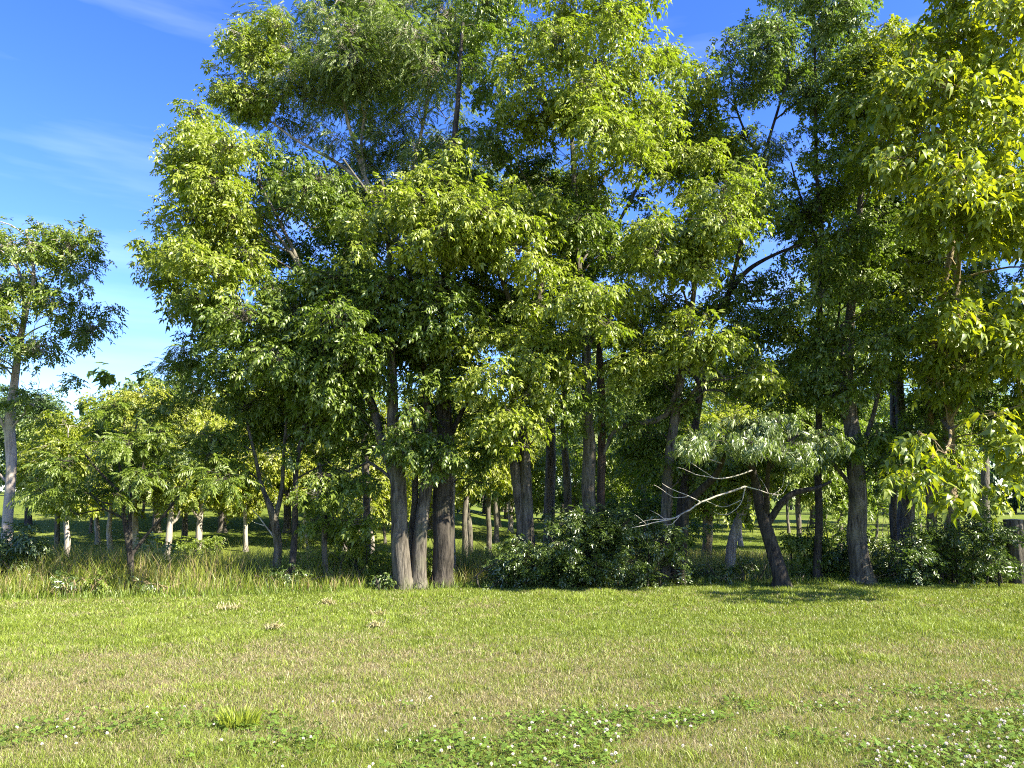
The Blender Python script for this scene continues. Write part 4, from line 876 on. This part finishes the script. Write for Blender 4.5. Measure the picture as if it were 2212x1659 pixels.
# goldenrod flowers far in the meadow
mgold, tg = mat_new('goldenrod'); o_ = tg.nodes.new('ShaderNodeOutputMaterial'); b_ = tg.nodes.new('ShaderNodeBsdfDiffuse'); b_.inputs['Color'].default_value = (.55, .36, .03, 1); tg.links.new(b_.outputs[0], o_.inputs['Surface'])
mwhite, tg = mat_new('clover_white'); o_ = tg.nodes.new('ShaderNodeOutputMaterial'); b_ = tg.nodes.new('ShaderNodeBsdfPrincipled'); b_.inputs['Base Color'].default_value = (.66, .60, .52, 1); b_.inputs['Roughness'].default_value = .8; tg.links.new(b_.outputs[0], o_.inputs['Surface'])

def flower_head(r, n, seed):
    """a round head of many small upright petals (short spikes on a ball)"""
    rg = np.random.default_rng(seed); V = []; Fc = []; k = 0
    for i in range(n):
        zf = 1 - 1.75*(i+.5)/n; a = i*2.39996; q = math.sqrt(max(0, 1-zf*zf)); d = np.array([q*math.cos(a), q*math.sin(a), zf])
        d = norm(d + np.array([0, 0, .35])); s = norm(np.cross(d, rg.normal(size=3))); b = np.cross(d, s); c = np.array([q*math.cos(a), q*math.sin(a), zf])*r*.45
        L = r*rg.uniform(.5, .75); wq = r*.24
        V += [c-s*wq*.5, c+s*wq*.5, c+d*L+s*wq*.7, c+d*L-s*wq*.7+b*wq*.3]; Fc.append([k, k+1, k+2, k+3]); k += 4
    return np.array(V), np.array(Fc)

def clover_flower_proto(seed):
    v, f = flower_head(.0125, 46, seed); v = v + np.array([0, 0, .09])
    o = new_mesh('clover_flower', v, f, mwhite)
    st = MB(); st.tube(np.array([[0, 0, -.005], [.004, .002, .04], [0, 0, .09]]), [.0012, .0011, .001], 4)
    s = st.build('stalk', M['walnut'], o)
    return o, s

def clover_density(x, y):
    return sm(.50, .64, fbm(x*.75+2.1, y*1.1+8.3, 91, 3))*(1 - sm(5.9, 7.0, y - .14*x)) 
# clover leaves: three rounded leaflets each (ground cover)
def clover_leaves():
    n = 60000; x = RNG.uniform(-6.5, 6.5, n); y = RNG.uniform(4.0, 8.6, n)
    k = (RNG.uniform(0, 1, n) < clover_density(x, y)) & (np.abs(x) < y*.69+1); x = x[k]; y = y[k]; n = len(x)
    z = terrain(x, y) + RNG.uniform(.025, .06, n); V = []; Fc = []; off = 0; a0 = RNG.uniform(0, 6.28, n); L = .015*RNG.uniform(.7, 1.3, n)
    tilt = RNG.normal(size=(n, 2))*.3
    th = np.linspace(0, 2*math.pi, 6, endpoint=False)
    for j in range(3):
        a = a0 + j*2.094; cx = np.cos(a)*L*.62; cyy = np.sin(a)*L*.62
        ox = cx[:, None] + np.cos(th)[None]*L[:, None]*.56; oy = cyy[:, None] + np.sin(th)[None]*L[:, None]*.56
        oz = ox*tilt[:, :1] + oy*tilt[:, 1:] 
        vv = np.stack([x[:, None]+ox, y[:, None]+oy, z[:, None]+oz], -1).reshape(-1, 3); V.append(vv)
        q = np.arange(n)[:, None]*6 + off; Fc.append(np.concatenate([np.concatenate([q, q+1, q+2, q+3], 1), np.concatenate([q, q+3, q+4, q+5], 1)])); off += n*6
    c = np.array([.115, .185, .030])*RNG.uniform(.7, 1.35, n)[:, None]; c = np.tile(np.repeat(c, 6, 0), (3, 1))
    o = new_mesh('clover_leaves', np.concatenate(V), np.concatenate(Fc), M['blade'], cols=c); tag(o, 'green clover leaves in patches on the near lawn', 'clover', kind='stuff')
clover_leaves()

protos = [clover_flower_proto(s) for s in (1, 2, 3)]
LABF = 'small round white clover flower in the near lawn'
cnt = 0; used = [False]*3; tries = 0
while cnt < 290 and tries < 90000:
    tries += 1
    y = 4.9 + 3.4*RNG.uniform()**1.4; x = RNG.uniform(-1, 1)*y*.68
    right = .25 + .75*sm(-1, 3.5, x)
    if RNG.uniform() > clover_density(np.array(x), np.array(y))*right*.8 + .03*(y < 6.6): continue
    k = int(RNG.integers(0, 3)); o0, s0 = protos[k]
    if used[k]:
        o = o0.copy(); COL.objects.link(o); s = s0.copy(); COL.objects.link(s); s.parent = o
    else:
        o = o0; used[k] = True
    g = RNG.uniform(.5, .85); o.scale = (g, g, g*RNG.uniform(.75, 1.15)); o.rotation_euler = (RNG.normal()*.2, RNG.normal()*.2, RNG.uniform(0, 6.28))
    o.location = (x, y, float(terrain(x, y))); tag(o, LABF, 'flower', 'white clover flowers in the lawn'); cnt += 1

# ------------------------------------------------------------------ grass tufts on the lawn
def tuft(name, u, v, hm, rad, n, label, c0, lean=.8, cat='grass tuft'):
    p = ground_hit(u, v); r = rad*np.sqrt(RNG.uniform(0, 1, n)); a = RNG.uniform(0, 6.28, n); x = p[0]+r*np.cos(a); y = p[1]+r*np.sin(a)*.8
    z = terrain(x, y); h = hm*RNG.uniform(.55, 1.15, n)
    out = np.stack([np.cos(a), np.sin(a)*.8, np.zeros(n)], 1)*(lean*RNG.uniform(.2, 1., n)*(.35+.65*r/rad))[:, None]
    a2 = RNG.uniform(0, 6.28, n); sw = np.stack([np.cos(a2), np.sin(a2), np.zeros(n)], 1)*.0045; base = np.stack([x, y, z-.004], 1)
    mid = base + np.array([0, 0, 1.])*(h*.6)[:, None] + out*(h*.4)[:, None]; tip = base + np.array([0, 0, 1.])*(h*.95)[:, None] + out*(h*1.05)[:, None]
    V = np.stack([base-sw, base+sw, mid+sw*.8, mid-sw*.8, tip], 1).reshape(-1, 3) - p; o = np.arange(n)[:, None]*5
    c = np.array(c0)*RNG.uniform(.7, 1.25, n)[:, None]
    ob = new_mesh(name, V, [np.concatenate([o, o+1, o+2, o+3], 1), np.concatenate([o+3, o+2, o+4], 1)], M['blade'], cols=np.repeat(c, 5, 0)); ob.location = tuple(p)
    return tag(ob, label, cat)
tuft('grass_tuft', 517, 1572, .15, .14, 240, 'bright yellow-green tuft of coarse grass standing up from the near lawn', (.22, .27, .03))
# dry thatch clumps left by the mower
G_HAY = 'clumps of dry cut grass on the lawn'
def hay(u, v, rad, label):
    p = ground_hit(u, v); n = 90; x = p[0]+RNG.normal(size=n)*rad*.55; y = p[1]+RNG.normal(size=n)*rad*.4; q = np.hypot((x-p[0])/rad, (y-p[1])/rad)
    z = terrain(x, y) + .045 + .02*np.exp(-q*q*1.5)*RNG.uniform(.1, 1.2, n); a = RNG.uniform(0, 6.28, n); L = .05*RNG.uniform(.5, 1.3, n)
    d = np.stack([np.cos(a)*L, np.sin(a)*L, RNG.normal(size=n)*.03], 1); s = np.stack([-np.sin(a), np.cos(a), np.zeros(n)], 1)*.006; c0 = np.stack([x, y, z], 1)
    V = np.stack([c0-d-s, c0-d+s, c0+d+s, c0+d-s], 1).reshape(-1, 3)-p; o = np.arange(n)[:, None]*4
    c = np.array([.44, .40, .22])*RNG.uniform(.6, 1.2, n)[:, None]
    ob = new_mesh('hay_clump', V, np.concatenate([o, o+1, o+2, o+3], 1), M['blade'], cols=np.repeat(c, 4, 0)); ob.location = tuple(p); return tag(ob, label, 'hay', G_HAY)
hay(497, 1319, .17, 'largest clump of dry cut grass, on the lawn in front of the Y-forked tree')
hay(817, 1333, .12, 'dry cut-grass clump on the lawn in front of the multi-stemmed ash')
hay(707, 1307, .09, 'small dry cut-grass clump close to the lawn edge below the dark sapling')
hay(597, 1362, .11, 'dry cut-grass clump nearer the camera, below the rough dark trunk')
hay(812, 1358, .09, 'dry cut-grass clump just nearer than the one below the multi-stemmed ash')

# ------------------------------------------------------------------ pale gravel seen left of the multi-stemmed ash
p = ground_hit(832, 1238); mstone = bark_mat('pale_stone', (.38, .36, .33), (.62, .60, .56), sc=5, stretch=1, bump=.3); mb = MB()
for i in range(260):
    x = p[0] + RNG.normal()*.45; y = p[1] + RNG.normal()*.7; r = RNG.uniform(.03, .085); z = float(terrain(x, y))
    th = np.linspace(0, 2*math.pi, 7)[:-1]; rr = r*RNG.uniform(.7, 1.2, 6)
    ring0 = np.stack([x+np.cos(th)*rr, y+np.sin(th)*rr, np.full(6, z-.02)], 1); ring1 = np.stack([x+np.cos(th)*rr*.75, y+np.sin(th)*rr*.75, z+r*.6+RNG.normal(size=6)*r*.1], 1); top = np.array([[x, y, z+r*.8]])
    q = np.arange(6); mb.add(np.concatenate([ring0, ring1, top]), np.stack([q, (q+1) % 6, (q+1) % 6+6, q+6], -1)); 
    mb.f3.append(np.stack([q+6, (q+1) % 6+6, np.full(6, 12)], -1) + mb.n - 13)
tag(mb.build('gravel', mstone, smooth=False), 'pale gravel stones lying behind the grass left of the multi-stemmed ash', 'gravel', kind='stuff')

# ------------------------------------------------------------------ weathered wooden post at the right edge
def post():
    pb = P(2203, 1236, 16.6); z0 = float(terrain(pb[0], 16.6)); top = P(2203, 1122, 16.6)[2]; org = np.array([pb[0], 16.6, z0])
    root = empty('wooden_post', org, 'thick weathered grey wooden post with a flat sawn top, at the right edge', 'post')
    n = 22; k = 28; zz = np.linspace(z0-.15, top, n); th = np.arange(k)/k*2*math.pi; V = []
    for i, z in enumerate(zz):
        for t in th:
            g = 1 + .10*(vnoise(t*4.2, z*.5, 4)-.5) + .05*math.sin(t*9+z*.6) + (.25*max(0, .3-(z-z0))); V.append([pb[0]+.19*g*math.cos(t)-.02*(z-z0), 16.6+.19*g*math.sin(t), z])
    i = np.arange(n-1)[:, None]*k; j = np.arange(k)[None, :]; f = np.stack([i+j, i+(j+1) % k, i+k+(j+1) % k, i+k+j], -1).reshape(-1, 4)
    new_mesh('shaft', np.array(V)-org, f, M['bark_grey'], root, smooth=True)
    ring = np.array(V[-k:])-org; c = ring.mean(0) + np.array([0, 0, .012]); q = np.arange(k)
    new_mesh('sawn_top', np.concatenate([ring, [c]]), np.stack([q, (q+1) % k, np.full(k, k)], -1), M['deadwood'], root)
post()
